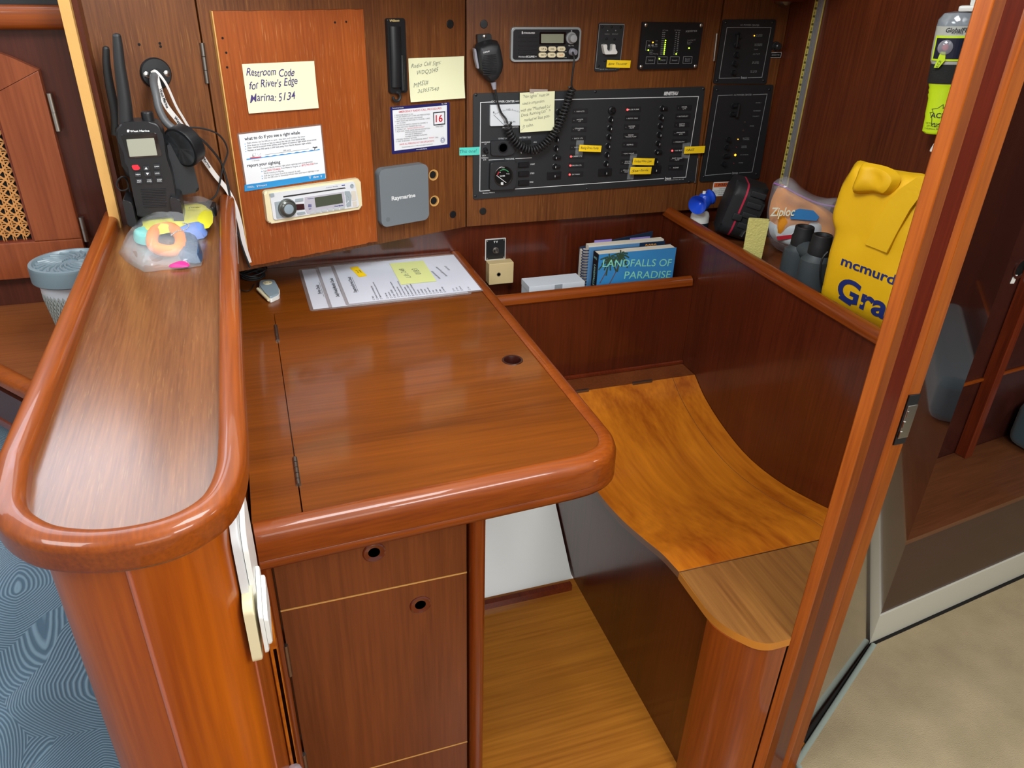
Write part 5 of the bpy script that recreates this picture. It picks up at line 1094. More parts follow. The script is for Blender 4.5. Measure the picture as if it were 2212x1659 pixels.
g = MB(); PH(g, [(672, 848), (705, 845), (720, 865), (700, 872), (682, 870)], .029, .033, .002, 0, .0006); g.build('distress_button', mat('button_red', 'd02838', .4), hh)
for x, y, bl_ in ((748, 862, ''), (802, 853, 'L/M/H'), (706, 894, 'MEM'), (755, 890, ''), (805, 888, 'LOCK'), (712, 928, 'WX ALERT'), (764, 926, 'VOL SQ'), (816, 923, 'SCAN DUAL')):
    g = MB(); PH(g, [(x-17, y-12), (x+16, y-13), (x+18, y+12), (x-15, y+13)], .029, .0325, .0015, 0, .0005)
    if y in (862, 890) and 740 < x < 760: PH(g, [(x-8, y+(5 if y == 862 else -5)), (x+8, y+(5 if y == 862 else -5)), (x, y+(-7 if y == 862 else 7))], .032, .0328, 0, 1)
    else:
        for j_, q_ in enumerate(bl_.split()): TX(g, _h, q_, kr(x-11, y+(j_-.5)*8*(' ' in bl_)), kr(x+12, y-1+(j_-.5)*8*(' ' in bl_)), 2.6 if ' ' not in bl_ else 2.0, .0328, mi=1, bold=.02)
    g.build('button', [M_BLKM, M_INK], hh)
g = MB(); TX(g, _h, 'West Marine', kr(665, 672), kr(765, 669), 4.2, .0320, bold=.03); PH(g, [(650, 665), (662, 665), (662, 677), (650, 677)], .0300, .0320, .001); g.build('lettering', M_INK, hh)
for i in range(6):
    y = 975+i*17; g = MB(); a, b = fh.uv(*kr(720-i*2+i*5, y), .031), fh.uv(*kr(850, y-5), .031); g.tube([(a[0], a[1], .0300), (b[0], b[1], .0300)], .0016, 6); g.build('speaker_slat', M_BLK, hh)
c_ = fh.uv(*kr(757, 600), .012); g = MB(); g.lathe([(.0095, -.014), (.0095, .006), (.0085, .0085), (.0002, .009)], 18, Matrix.Translation((c_[0], c_[1], .012)) @ Matrix.Rotation(-PI/2, 4, 'X')); g.build('knob', M_BLK, hh)
# cradles
cr = empty('charging_cradle', Matrix(), 'black charging cradle holding the front handheld radio on the divider shelf', 'charger')
a = FR.uv(*kr(690, 1120), .02); x0 = FR.uv(*kr(640, 1100), .03)[0]; x1 = FR.uv(*kr(960, 1000), .03)[0]
MB().prism(rrect(x0+.006, x1-.012, 1.385, 1.470, .010), ZT+.0005, ZT+.020, .004).build('base', M_BLK, cr)
for xa_, xb_ in ((x0+.002, x0+.016), (x1-.028, x1-.012)):
    g = MB(vfr(0, 1.385, 0).M); g.prism(roundpoly([(xa_, ZT+.018), (xb_, ZT+.018), (xb_, ZT+.060), (xa_, ZT+.066)], .005), -.060, 0, .003); g.build('side_arm', M_BLK, cr)
g = MB(); x2 = FR.uv(*kr(945, 1000))[0]; x3 = FR.uv(*kr(1085, 1000))[0]
g.prism(rrect(x2, x3, 1.475, 1.515, .006), ZT+.001, ZT+.018, .003)
o = g.build('radio_charger', M_BLK); tag(o, 'low black charging base behind the bag of ear plugs, right of the radio cradle', 'charger')
fa = vfr(0, 1.492, 8); L = [fa.uv(*kr(*q), .012) for q in ((850, 715), (950, 700), (1022, 975), (885, 1000))]
g = MB(fa.M); g.prism(roundpoly(L, .008), -.008, .022, .005, seg=3); o = g.build('power_adapter', mat('adapter_black', '23262a', .5)); tag(o, 'black box-shaped adapter leaning on the panel right of the handheld radio', 'adapter')
# cables behind the radio
def cord(name, label, fr, L, r, m_=M_RUB, cat='cord', closed=False, n=6, grp=None):
    P = [Vector((*fr.uv(x, y, w_), w_)) for x, y, w_ in L]; g = MB(fr.M); g.tube(smooth(P, n, closed), r, 7, closed); o = g.build(name, m_); return tag(o, label, cat, grp)
cord('charging_cable', 'thin black cord looping right from the gooseneck lamp head down to the panel edge', FL, [(*kr(840, 690), .03), (*kr(900, 660), .03), (*kr(1020, 655), .03), (*kr(1120, 690), .028), (*kr(1165, 770), .02), (*kr(1140, 860), .02), (*kr(1110, 990), .025), (*kr(1060, 1035), .035)], .0016)
cord('charging_cable', 'black braided cord running from the lamp past the shelf rail to the table corner', FL, [(*kr(1000, 690), .03), (*kr(1060, 740), .03), (*kr(1130, 830), .02), (*kr(1165, 940), .018), (*kr(1186, 1060), .020), (*kr(1215, 1180), .022), (*kr(1245, 1280), .022), (*kr(1280, 1370), .020)], .0021)
cord('charging_cable', 'coiled thin black wires hanging left of the handheld radio against the tan edge', FR, [(*kr(600, 930), -.01), (*kr(625, 905), -.005), (*kr(650, 925), -.01), (*kr(655, 965), -.012), (*kr(620, 975), -.01), (*kr(598, 950), -.01), (*kr(610, 915), -.008), (*kr(645, 910), -.01), (*kr(668, 990), -.012)], .0014)
# white lanyard ribbon
def ribbon(fr, L, wd, name, label, m_, th=.0008, text=None, tm=None, cat='lanyard'):
    P = smooth([Vector((*fr.uv(x, y, w_), w_)) for x, y, w_ in L], 8); root = empty(name, fr.M, label, cat); g = MB(); R_ = []
    for i in range(len(P)):
        t = (P[min(i+1, len(P)-1)]-P[max(0, i-1)]).normalized(); s_ = Vector((-t.y, t.x, 0)).normalized()*wd/2; n_ = t.cross(s_).normalized()*th
        R_.append([g._v(P[i]+s_+n_), g._v(P[i]-s_+n_), g._v(P[i]-s_-n_), g._v(P[i]+s_-n_)])
    for A, B in zip(R_, R_[1:]):
        for q in range(4): g._f([A[q], A[(q+1) % 4], B[(q+1) % 4], B[q]])
    g._f(R_[0]); g._f(R_[-1][::-1]); g.build('strap', m_, root)
    if text:
        g = MB()
        for fa_, fb_ in text:
            a, b = P[int(fa_*(len(P)-1))], P[int(fb_*(len(P)-1))]; z = max(a.z, b.z)+.0022; textfit(g, 'West Marine', (a.x, a.y), (b.x, b.y), wd*.75, z, bold=.03)
        g.build('lettering', tm, root)
    return root
ribbon(FL, [(*kr(795, 372), .018), (*kr(815, 450), .026), (*kr(850, 540), .030), (*kr(920, 630), .030), (*kr(985, 720), .024), (*kr(1040, 810), .018), (*kr(1100, 895), .014), (*kr(1165, 975), .016), (*kr(1205, 1060), .022), (*kr(1232, 1160), .022), (*kr(1252, 1260), .022), (*kr(1278, 1345), .020)], .0085, 'lanyard', 'white lanyard with dark printing hanging from the lamp base down to the table', mat('strap_white', 'd8d4d0', .7), text=[(.10, .2), (.24, .33), (.40, .5), ], tm=M_INKB)
ribbon(FL, [(*kr(775, 372), .016), (*kr(800, 366), .020), (*kr(850, 430), .022), (*kr(900, 540), .020), (*kr(935, 600), .018), (*kr(965, 650), .016)], .0040, 'lanyard', 'thin pale strap looped over the lamp base beside the printed lanyard', mat('strap_white', 'd8d4d0', .7))
# cord bundle and remote on the table corner
kb_ = k(490, 450, 7.213); FDu = hfr(ZD+.012)
cbn = empty('cord_bundle', Matrix.Translation((0, 0, 0)), 'knotted bundle of black cord on the table corner next to the grey remote', 'cord')
for j in range(7):
    g = MB(); P = []
    for i in range(16):
        a = 2*PI*i/16; cx, cy = FDu.uv(*kb_(410+10*math.sin(j*2), 1010+12*math.cos(j*3))); ex, ey = .024+.003*math.sin(j*1.7), .012+.003*math.cos(j)
        P.append(Vector((cx+ex*math.cos(a)+.002*math.sin(j), cy+ey*math.sin(a)-.001*j*.5, ZD+.010+.0042*(j % 5)+.007*math.sin(a+j))))
    g.tube(smooth(P, 2, True), .0019, 6, True); g.build('loop', M_RUB, cbn)
cx, cy = FDu.uv(*kb_(270, 920)); g = MB(); g.lathe([(.004, -.006), (.010, -.005), (.012, 0), (.009, .006), (.003, .007)], 14, Matrix.Translation((cx, cy, ZD+.018)) @ Matrix.Rotation(R(40), 4, 'X')); g.build('knot', M_RUB, cbn)
g = MB(); g.tube(smooth([Vector((*FDu.uv(*kb_(x, y)), ZD+.003)) for x, y in ((150, 1130), (200, 1200), (290, 1230), (370, 1200), (420, 1120))], 5), .0009, 6); g.build('cord_end', M_RUB, cbn)
rm = empty('remote_fob', Matrix(), 'small grey and white remote with an oval button ring on the table corner', 'remote')
L = [FDu.uv(*kb_(*q)) for q in ((505, 1110), (740, 1100), (820, 1245), (815, 1330), (670, 1395), (600, 1330), (500, 1200))]
g = MB(); g.prism(roundpoly(L, .006), ZD+.0005, ZD+.008, .002); g.build('lower_shell', M_WPL, rm)
cx = sum(p[0] for p in L)/7; cy = sum(p[1] for p in L)/7; L2 = [(cx+(p[0]-cx)*.93, cy+(p[1]-cy)*.93) for p in L]
g = MB(); g.prism(roundpoly(L2, .006), ZD+.007, ZD+.0125, .003, seg=3); g.build('upper_shell', mat('remote_grey', '8fa0aa', .35), rm)
x, y = FDu.uv(*kb_(635, 1165)); g = MB(); g.lathe([(.0098, .0120), (.0098, .0136), (.0085, .0142), (.0058, .0136), (.0056, .0124)], 24, Matrix.Translation((x, y, ZD)), caps=False); g.disc(x, y, .0045, ZD+.012, ZD+.0140, .0008); g.build('button_ring', M_CREAM, rm)
a, b = FDu.uv(*kb_(480, 1230)), FDu.uv(*kb_(650, 1385)); g = MB(); g.tube([(a[0], a[1], ZD+.008), ((a[0]+b[0])/2-.001, (a[1]+b[1])/2, ZD+.008), (b[0], b[1], ZD+.006)], .0035, 10); g.build('side_button', M_CREAM, rm)

# ---- laminated check lists
FD2 = hfr(ZD)
C = [Vector(FD2.uv(*q)) for q in ((712.5, 576), (985, 551), (1048, 632), (749, 662))]
vt = C[1]-C[0]; vb = C[2]-C[3]
TLs = [(644, 583), (681, 579), (712.5, 576)]; BLs = [(670.5, 673), (711, 670), (749, 662)]
lab = ['lowest of the three laminated check lists on the table, left edge furthest left', 'middle one of the three laminated check lists on the table', 'topmost laminated check list on the table, a pale note stuck on it']
heads = ['Engine Checks', 'Daily/Weekly/Monthly Checks', 'Departure/Arrival Checks']
M_LAM = mat('lam_clear', 'b0a4a0', .08, alpha=.30, coat=1); M_PAPER = mat('paper_white', 'dfe5f2', .35, coat=.6)
tops = None
for i in range(3):
    tl = Vector(FD2.uv(*TLs[i])); bl = Vector(FD2.uv(*BLs[i])); tr = tl+vt.normalized()*.305; br = bl+vt.normalized()*.305
    e = (tr-tl).normalized(); ang = math.atan2(e.y, e.x); c_ = (tl+tr+bl+br)/4; W_ = .305; H_ = (tl-bl).dot(Vector((-e.y, e.x)))
    if i == 2: c_ = sum(C, Vector((0, 0)))/4; W_ = (vt.length+vb.length)/2; H_ = ((C[0]-C[3]).dot(Vector((-e.y, e.x)))+(C[1]-C[2]).dot(Vector((-e.y, e.x))))/2
    f = FD2.sub(c_.x, c_.y, .0006+.0012*i, ang); root = empty('laminated_sheet', f.M, lab[i], 'laminated sheet', 'check lists on the table')
    MB().prism(rrect(-W_/2, W_/2, -H_/2, H_/2, .006), 0, .0009).build('lamination', M_LAM, root)
    MB().box(-W_/2+.007, W_/2-.007, -H_/2+.007, H_/2-.007, .00035, .0011).build('paper', M_PAPER, root)
    g = MB(); g.text(heads[i], -W_/2+.030 if i != 1 else -W_/2+.026, -.012, .0105, .0013, bold=.03, rot=PI/2, sx=.85); g.box(-W_/2+.0355, -W_/2+.0363, -.055, .03, .0011, .0013)
    if i == 2:
        items = ['Plug In', 'Batteries On and Distributing (Day)', 'Engines start on battery start, generator down', 'Cabin seats', 'Coolant level', 'Lights - SIDELINES', 'If no horn - lower to keyboard center line', 'Oil and transmission fluid', 'Turn Panel - lower to the low or come up', 'Safety gear and lifelines', 'Life jackets out - COLREGS', 'Switch propane off, Refrigerator, Radios etc', 'Electronics', 'Cabin Lights', 'Fuel Tanks', 'Shower water', 'Head', 'Dishes', 'Bilges', 'Clean fridge']
        for j, s_ in enumerate(items):
            x = -W_/2+.060+j*.0078+(.006 if j > 2 else 0); y = -H_/2+.016
            g.line([(x-.002, y-.003), (x+.002, y-.003), (x+.002, y+.001), (x-.002, y+.001)], .0005, .0013, True); g.text(s_, x, y+.005, .0056, .0013, 'LEFT', rot=PI/2, sx=.85, bold=.01)
        for j, s_ in enumerate(['Fuel', 'Water', 'Batteries', '', 'Sails']):
            x = W_/2-.066+j*.0085; y = -H_/2+.016
            if s_: g.line([(x-.002, y-.003), (x+.002, y-.003), (x+.002, y+.001), (x-.002, y+.001)], .0005, .0013, True); g.text(s_, x, y+.005, .0056, .0013, 'LEFT', rot=PI/2, sx=.85)
    g.build('print', mat('print_soft', '3c4048', .6), root)
    if i == 2:
        g = MB()
        for s_, x, y in (('Hook with one says', W_/2-.082, -.005), ('Fuel one/full on purchase', W_/2-.064, .012), ('Good to go', W_/2-.046, .03)): g.text(s_, x, y, .0085, .0014, 'CENTER', rot=PI/2+R(8), shear=.2, sx=.75)
        g.build('handwriting', M_INKB, root); ftop = f
FT2 = Fr(ftop.M @ Matrix.Translation((0, 0, .0012)))
nt = Mnt('sticky_note', 'pale green-yellow note stuck on the topmost laminated check list', 'note', FT2, [k(480, 520, 2.86)(*q) for q in ((1038, 140), (1250, 125), (1315, 250), (1100, 275))], .0002)
MB().sheet(nt.W, nt.H, lambda u, v: .0003, 4, 4).build('paper', mat('note_lime', 'dfe79a', .7), nt.o)
g = MB(); g.text('0183', .010, 0, .020, .0011, rot=PI/2+R(5), shear=.1, jit=.05); g.text('Lift 248', -.018, -.004, .017, .0011, rot=PI/2+R(5), shear=.1, jit=.05); g.build('handwriting', M_PENCIL, nt.o)
nf = Mnt('page_flag', 'bright yellow flag on the topmost laminated check list', 'paper flag', FT2, [k(480, 520, 2.86)(*q) for q in ((810, 165), (858, 158), (872, 220), (825, 228))], .0002)
MB().sheet(nf.W, nf.H, lambda u, v: .0003, 2, 2).build('paper', M_NOTEY, nf.o)
g = MB(); g.text('Turn off', -.002, 0, .006, .0011, rot=PI/2); g.text('breaker', .004, 0, .006, .0011, rot=PI/2); g.build('handwriting', M_PENB, nf.o)

# ---- clear bag with ear plugs on the divider shelf
FSh = hfr(ZT+.002); BO = [(605, 1290), (640, 1332), (690, 1365), (740, 1390), (790, 1386), (830, 1380), (940, 1372), (1030, 1358), (1045, 1290), (1060, 1200), (1095, 1120), (1130, 1055), (1080, 1046), (1040, 1040), (960, 1036), (870, 1035), (800, 1055), (740, 1080), (715, 1120), (690, 1150), (640, 1230)]
bgr = empty('clear_bag', Matrix(), 'crumpled clear plastic bag with ear plugs and notes inside, on the divider shelf', 'bag')
L = [FSh.uv(*kr(*q)) for q in BO]
g = MB(); g.pillow(L, .034, .0, 9, nz=.012, ns=34, pw=.8, z=ZT+.001, seed=2); g.build('film', mat('bag_film', 'e8eef2', .06, alpha=.20, coat=1, bump=1.0, bscale=40), bgr, sharp=180)
def lump(name, pts, h, m_, z0=.004, nz=.003, seed=0, fr=FSh): L = [fr.uv(*kr(*q)) for q in pts]; g = MB(); g.pillow([tuple(v)[:2] for v in smooth([(*q, 0) for q in L], 3, True)], h, 0, 6, nz=nz, ns=60, z=ZT+z0, seed=seed); return g.build(name, m_, bgr)
lump('yellow_note', [(720, 1150), (860, 1095), (1035, 1080), (1090, 1110), (1075, 1195), (900, 1215), (730, 1240)], .012, mat('bag_yellow', 'cfca2a', .6), z0=.012, seed=1)
g = MB(); x, y = FSh.uv(*kr(1010, 1140)); g.text('(wo:', x, y, .014, ZT+.030, rot=R(-5), sx=.8, bold=.01); g.build('handwriting', M_INKB, bgr)
lump('teal_plug', [(690, 1210), (770, 1200), (780, 1260), (700, 1250)], .016, mat('plug_teal', '64c4bc', .6), seed=2)
lump('blue_note', [(930, 1200), (1050, 1180), (1045, 1225), (900, 1240)], .018, mat('bag_blue', '6c8cd0', .6), seed=3)
lump('beads', [(900, 1230), (980, 1200), (1030, 1270), (1030, 1350), (930, 1340), (900, 1290)], .014, mat('beads_blue', '2c4a68', .35, bump=1, bscale=90), seed=4, nz=.006)
lump('pink_tag', [(870, 1365), (960, 1350), (965, 1372), (880, 1376)], .004, mat('pink', 'c0287c', .5), seed=5)
P = [FSh.uv(*kr(*q)) for q in ((800, 1220), (880, 1200), (930, 1250), (920, 1310), (850, 1320), (790, 1290))]
g = MB(); g.tube(smooth([Vector((p[0], p[1], ZT+.014)) for p in P], 5, True), .0095, 12, True); g.build('ear_plug', mat('plug_orange', 'f08800', .5, bump=.2, bscale=200), bgr)
P = [FSh.uv(*kr(*q)) for q in ((890, 1270), (920, 1250), (960, 1240), (980, 1215), (950, 1205))]
S_ = smooth([Vector((p[0], p[1], ZT+.024)) for p in P], 5); g = MB()
for p in S_[::1]: g.lathe([(.0003, -.0014), (.0014, 0), (.0003, .0014)], 8, Matrix.Translation(p))
g.build('ball_chain', M_STEEL, bgr)

# ---- canister beyond the divider
FTm = vfr(0, 1.32, 0); cc = FTm.uv(150, 562); le = FTm.uv(57, 562); Rl = abs(cc[0]-le[0]); zl = cc[1]
tb = empty('canister', Matrix.Translation((cc[0], 1.32, zdeck)), 'frosted canister with a grey swirl lid on the low shelf behind the divider', 'canister')
hgt = zl-zdeck; rb = Rl*.90
g = MB(); g.lathe([(rb*.62, .001), (rb*.66, .004), (rb*.97, hgt-.030), (rb, hgt-.018)], 48); bd = g.build('body', mat('frosted', 'c9ced6', .35, alpha=.92, coat=.3), tb)
g = MB()
for a in range(-13, 14):
    for j in range(9):
        tt_ = j/9; zz = hgt*.30+hgt*.42*tt_; rr = rb*(.66+.31*(zz/(hgt-.030)))+.0006; th = R(255+a*8+(4 if j % 2 else 0)); s_ = rr*R(8)*.46; hs = hgt*.42/9*.95
        for kk_ in (1, .6):
            P = [(s_*kk_, 0), (0, hs*kk_), (-s_*kk_, 0), (0, -hs*kk_)]
            Mx = Matrix.Translation((rr*math.cos(th), rr*math.sin(th), zz)) @ Matrix.Rotation(th+PI/2, 4, 'Z') @ Matrix.Rotation(PI/2, 4, 'X'); old = g.M; g.M = Mx; g.line(P, .0008, .0008, True, th=.0006); g.M = old
g.build('print', mat('pattern_grey', '9aa09c', .5), tb)
g = MB(); g.lathe([(Rl*.97, hgt-.028), (Rl, hgt-.026), (Rl, hgt-.004), (Rl*.985, hgt), (Rl*.90, hgt+.0005), (Rl*.86, hgt-.003), (.0005, hgt-.003)], 56)
ld_ = g.build('lid', mat('lid_grey', '66767e', .35), tb)
for i in range(20):
    a = 2*PI*i/20; P = [Vector((Rl*r_*math.cos(a+1.3*r_), Rl*r_*math.sin(a+1.3*r_), hgt-.0025)) for r_ in (.2, .35, .5, .65, .82)]
    g = MB(); g.tube(smooth(P, 3), .0022, 6); g.build('swirl_rib', mat('lid_grey', '66767e', .35), ld_)

# ---- books in the pocket
ZP = .4455
def vbook(name, label, y, x0p, x1p, top, th, cat='book', lean=0):
    F = vfr(0, y, 0); a, b = F.uv(*x0p), F.uv(*x1p); W_ = b[0]-a[0]; H_ = (a[1]+b[1])/2-ZP
    f = F.sub(a[0]+W_/2, ZP); return empty(name, f.M, label, cat), f, W_, H_
bk1, f1, W_, H_ = vbook('book', 'blue paperback with green lettering and palm trees, front of the pocket', 1.598, (1294, 547), (1461, 537), 0, .03)
MB().box(-W_/2, W_/2, 0, H_, -.0005, .0004, .0002).build('cover', mat('cover_blue', '3f98dc', .3, coat=.4, var=.35, bscale=90), bk1)
MB().box(-W_/2+.001, W_/2-.002, .001, H_-.001, -.0275, -.0006).build('pages', mat('pages', 'ddd8c8', .8), bk1)
MB().box(-W_/2, W_/2, 0, H_, -.0290, -.0276).build('back_cover', mat('cover_navy', '1c3450', .4), bk1)
g = MB(); g.box(-W_/2-.0012, -W_/2+.0002, 0, H_, -.0290, .0004)
Ms = Matrix.Translation((-W_/2-.0012, 0, 0)) @ Matrix(((0, 0, -1, 0), (0, 1, 0, 0), (1, 0, 0, 0), (0, 0, 0, 1)))
g.text('HINZ', -.0145, H_-.014, .0075, .0004, mi=1, M=Ms, bold=.02); g.text('LANDFALLS OF PARADISE', -.0145, H_-.030, .013, .0004, 'LEFT', rot=-PI/2, mi=1, M=Ms, sx=.8, bold=.02)
g.build('spine', [mat('spine_black', '12181c', .4), mat('spine_print', '8fc8c0', .5)], bk1)
_b = _F(); _b.p = lambda x, y, w_=0: f1.uv(x, y, w_)
g = MB(); TX(g, _b, 'LANDFALLS OF', k7(1115, 512), k7(1662, 506), 15.5, .0012, bold=.004); TX(g, _b, 'PARADISE', k7(1288, 606), k7(1655, 600), 15.5, .0012, bold=.004); g.build('title', mat('title_green', '8fe0c8', .4), bk1)
g = MB()
for cx, cy, tx, ty in ((1165, 500, 1090, 670), (1255, 470, 1165, 680)):
    a, b = f1.uv(*k7(cx, cy), .001), f1.uv(*k7(tx, ty), .001); g.line([a, ((a[0]+b[0])/2+.004, (a[1]+b[1])/2), b], .0022, .0009, mi=1)
    for q in range(13):
        an = 2*PI*q/13+.2; L_ = .024+.006*math.sin(q*3); P = [a, (a[0]+L_*.5*math.cos(an), a[1]+L_*.5*math.sin(an)+.004), (a[0]+L_*math.cos(an), a[1]+L_*math.sin(an)-.006)]; g.line(P, .0036, .0008+.00002*q)
g.build('palm_picture', [mat('palm_green', '2e4a34', .6), mat('palm_trunk', '6a4a44', .6)], bk1)
bk2, f2, W_, H_ = vbook('spiral_book', 'spiral-bound light blue book with a date on its corner, behind the palm book', 1.655, (1272, 532), (1436, 522), 0, .02)
MB().box(-W_/2, W_/2, 0, H_, 0, .0012, .0004).build('cover', mat('cover_lightblue', '5f93c4', .35, coat=.3), bk2)
MB().box(W_/2-.072, W_/2-.0002, H_-.060, H_+.0004, .0011, .0017).build('corner_panel', mat('cover_navy', '1c3450', .4), bk2)
MB().box(-W_/2, W_/2-.003, .001, H_+.004, -.0180, -.0005).build('pages', mat('pages', 'ddd8c8', .8), bk2)
g = MB(); g.text('2020', W_/2-.040, H_-.011, .016, .0020, bold=.03); g.build('date', mat('date_orange', 'f0a030', .5), bk2)
for i in range(int(H_/.0075)):
    z = .006+i*.0075; P = [(-W_/2-.004+.0085*math.cos(a), z, -.008+.0105*math.sin(a)) for a in [2*PI*q/14 for q in range(14)]]
    g = MB(); g.tube(P, .0013, 6, True); g.build('binding_ring', mat('ring_navy', '24345c', .35), bk2)
bk3, f3, W_, H_ = vbook('folder', 'dark navy folder tops sticking up rearmost in the book pocket', 1.706, (1252, 528), (1409, 502), 0, .01, 'folder')
g = MB(); g.prism([(-W_/2, 0), (W_/2, 0), (W_/2, H_+.012), (-W_/2, H_-.014)], 0, .003, .0005); g.build('cover', mat('folder_navy', '1a2c44', .45), bk3)
MB().box(-W_/2, W_/2+.025, .001, H_-.018, .0035, .014).build('papers', mat('pages', 'ddd8c8', .8), bk3)
for j, (a, b, c_) in enumerate((((1050, 345), (1190, 320), 30), ((1190, 345), (1325, 330), 24), ((1332, 318), (1492, 303), 34))):
    A, B = f3.uv(*k7(*a), .018), f3.uv(*k7(*b), .018)
    g = MB(); g.box(A[0], B[0], A[1]-.03, (A[1]+B[1])/2+.002, .0150+.001*j, .0156+.001*j, .0002); o = g.build('index_tab', mat('tab_purple', '9c8cd8', .6), bk3)
F = vfr(0, 1.600, 0); a, b = F.uv(*k7(530, 692)), F.uv(*k7(970, 662)); zt_ = (a[1]+b[1])/2; Fz = hfr(zt_); c_, d_ = Fz.uv(*k7(480, 622)), Fz.uv(*k7(900, 598))
wb = empty('white_box', Matrix(), 'plain white cardboard box lying in the book pocket, left of the books', 'box')
MB().box(a[0], b[0], 1.600, min(1.742, (c_[1]+d_[1])/2), ZP, zt_-.002, .001).build('box', mat('box_white', 'ccd4dc', .5), wb)
MB().box(a[0]-.0006, b[0]+.0006, 1.5994, min(1.7425, (c_[1]+d_[1])/2+.0005), zt_-.016, zt_, .001).build('box_lid', mat('box_white', 'ccd4dc', .5), wb)
x = a[0]+(b[0]-a[0])*.45; MB().box(x, x+.020, 1.5986, 1.5994, ZP+.02, zt_-.001).build('tape', M_TAPE, wb)

# ---- things on the side ledge
ZL = .7455; k5 = k(1400, 300, 3.607)
FH = vfr(0, 1.655, 0); hx_, hz_ = FH.uv(1513, 462)
hn = empty('fog_horn', Matrix.Translation((hx_, 1.655, ZL)), 'blue plastic signal horn on a white gas can at the far ledge end', 'horn')
ztop = FH.uv(*k5(410, 555))[1]-ZL
g = MB(); g.lathe([(.022, 0), (.0235, .002), (.0235, ztop-.014), (.021, ztop-.006), (.015, ztop-.001), (.013, ztop+.002)], 32); can = g.build('can', M_WPL, hn)
g = MB(); g.lathe([(.0238, .006), (.0238, ztop*.55)], 32, caps=False); g.build('can_label', mat('label_dark', '1c2a34', .4), can)
g = MB(); g.lathe([(.0135, ztop), (.0150, ztop+.001), (.0150, ztop+.006), (.0135, ztop+.007)], 28); g.build('collar', M_STEEL, can)
M_BLUE = mat('horn_blue', '1c4cc8', .3, coat=.3)
bc = Vector((.006, 0, ztop+.026)); g = MB(); g.lathe([(.008, -.024), (.013, -.018), (.0175, -.008), (.018, .004), (.014, .013), (.006, .017), (.0003, .018)], 24, Matrix.Translation(bc)); g.lathe([(.009, -.002), (.019, .004), (.0195, .010), (.014, .016), (.0003, .018)], 24, Matrix.Translation(bc+Vector((.008, 0, .004))) @ Matrix.Rotation(R(70), 4, 'Y')); g.build('valve_head', M_BLUE, hn)
tc_ = FH.uv(*k5(335, 490)); tp_ = Vector((tc_[0]-hx_, -.030, tc_[1]-ZL)); dr_ = (bc-tp_).normalized(); Mt = Matrix.Translation(tp_) @ dr_.to_track_quat('Z', 'Y').to_matrix().to_4x4(); Lh = (bc-tp_).length
g = MB(); g.lathe([(.0232, 0), (.0236, .001), (.0170, .010), (.0090, .022), (.0070, Lh)], 32, Mt, caps=False); g.lathe([(.0232, 0), (.0222, .001), (.0155, .010), (.0070, .022), (.0010, .024)], 32, Mt, caps=False); g.build('trumpet', M_BLUE, hn)
g = MB(); g.lathe([(.0045, 0), (.0045, .007), (.0003, .008)], 14, Matrix.Translation(bc+Vector((-.004, 0, .015)))); g.build('press_button', M_WPL, hn)
# tool case
FCs = vfr(0, 1.60, 0); bx_ = FCs.uv(*k5(585, 742)); tx_ = FCs.uv(*k5(752, 300))
x_at = lambda z: bx_[0]+(tx_[0]-bx_[0])*(z-bx_[1])/(tx_[1]-bx_[1])
zb0 = ZL+.002; tilt = math.atan2(tx_[0]-bx_[0], tx_[1]-bx_[1]); hgt_ = (tx_[1]-zb0)/math.cos(tilt)-.024
Mc = Matrix.Translation((x_at(zb0)-.002, 1.575, zb0)) @ Matrix.Rotation(R(-27), 4, 'Z') @ Matrix.Rotation(tilt, 4, 'Y') @ Matrix(((0, 0, 1, 0), (1, 0, 0, 0), (0, 1, 0, 0), (0, 0, 0, 1)))
case = empty('tool_case', Mc, 'black ribbed shell case with a red seam line leaning upright behind the pale yellow pad', 'case')
out = rrect(.0, .125, .012, hgt_+.012, .030, 6)
g = MB(); g.prism(out, -.030, -.0022, .0); 
MB().prism(out, -.0022, -.0350, .014, seg=4).build('left_shell', M_BLKM, case) if False else None
g = MB(Matrix.Scale(-1, 4, (0, 0, 1))); g.prism(out, .0022, .030, .013, seg=4); g.build('left_shell', M_BLKM, case)
g = MB(); g.prism(out, .0022, .052, .018, seg=4); rs = g.build('right_shell', mat('case_black', '17191b', .6, bump=.2, bscale=500), case)
g = MB(); g.prism([(a*1.0, b*1.0) for a, b in out], -.0024, .0024); g.build('red_seam', mat('seam_red', 'c02a48', .5), case)
for j in range(4):
    z = .045+j*hgt_*.20; g = MB(); g.box(-.004, .004, z, z+hgt_*.11, .008, .046, .003); g.build('rib', M_BLKM, rs)
g = MB(); g.box(-.007, .0, hgt_*.45, hgt_*.58, -.012, .012, .003); g.build('latch', M_BLKM, case)
# pale yellow pad
FPd = vfr(1.066, 1.405, -32); L = [FPd.uv(*q) for q in ((1617, 473), (1663, 475))]
g = MB(FPd.M); g.prism(roundpoly([(L[0][0]+.001, ZL+.001), (L[1][0]-.002, ZL+.001), (L[1][0], L[1][1]), (L[0][0], L[0][1]+.001)], .004), -.008, 0, .003); o = g.build('sponge_pad', mat('pad_yellow', 'd6cf7c', .9, bump=1, bscale=220, var=.2)); tag(o, 'pale yellow felt pad standing upright on the ledge between case and binoculars', 'pad')
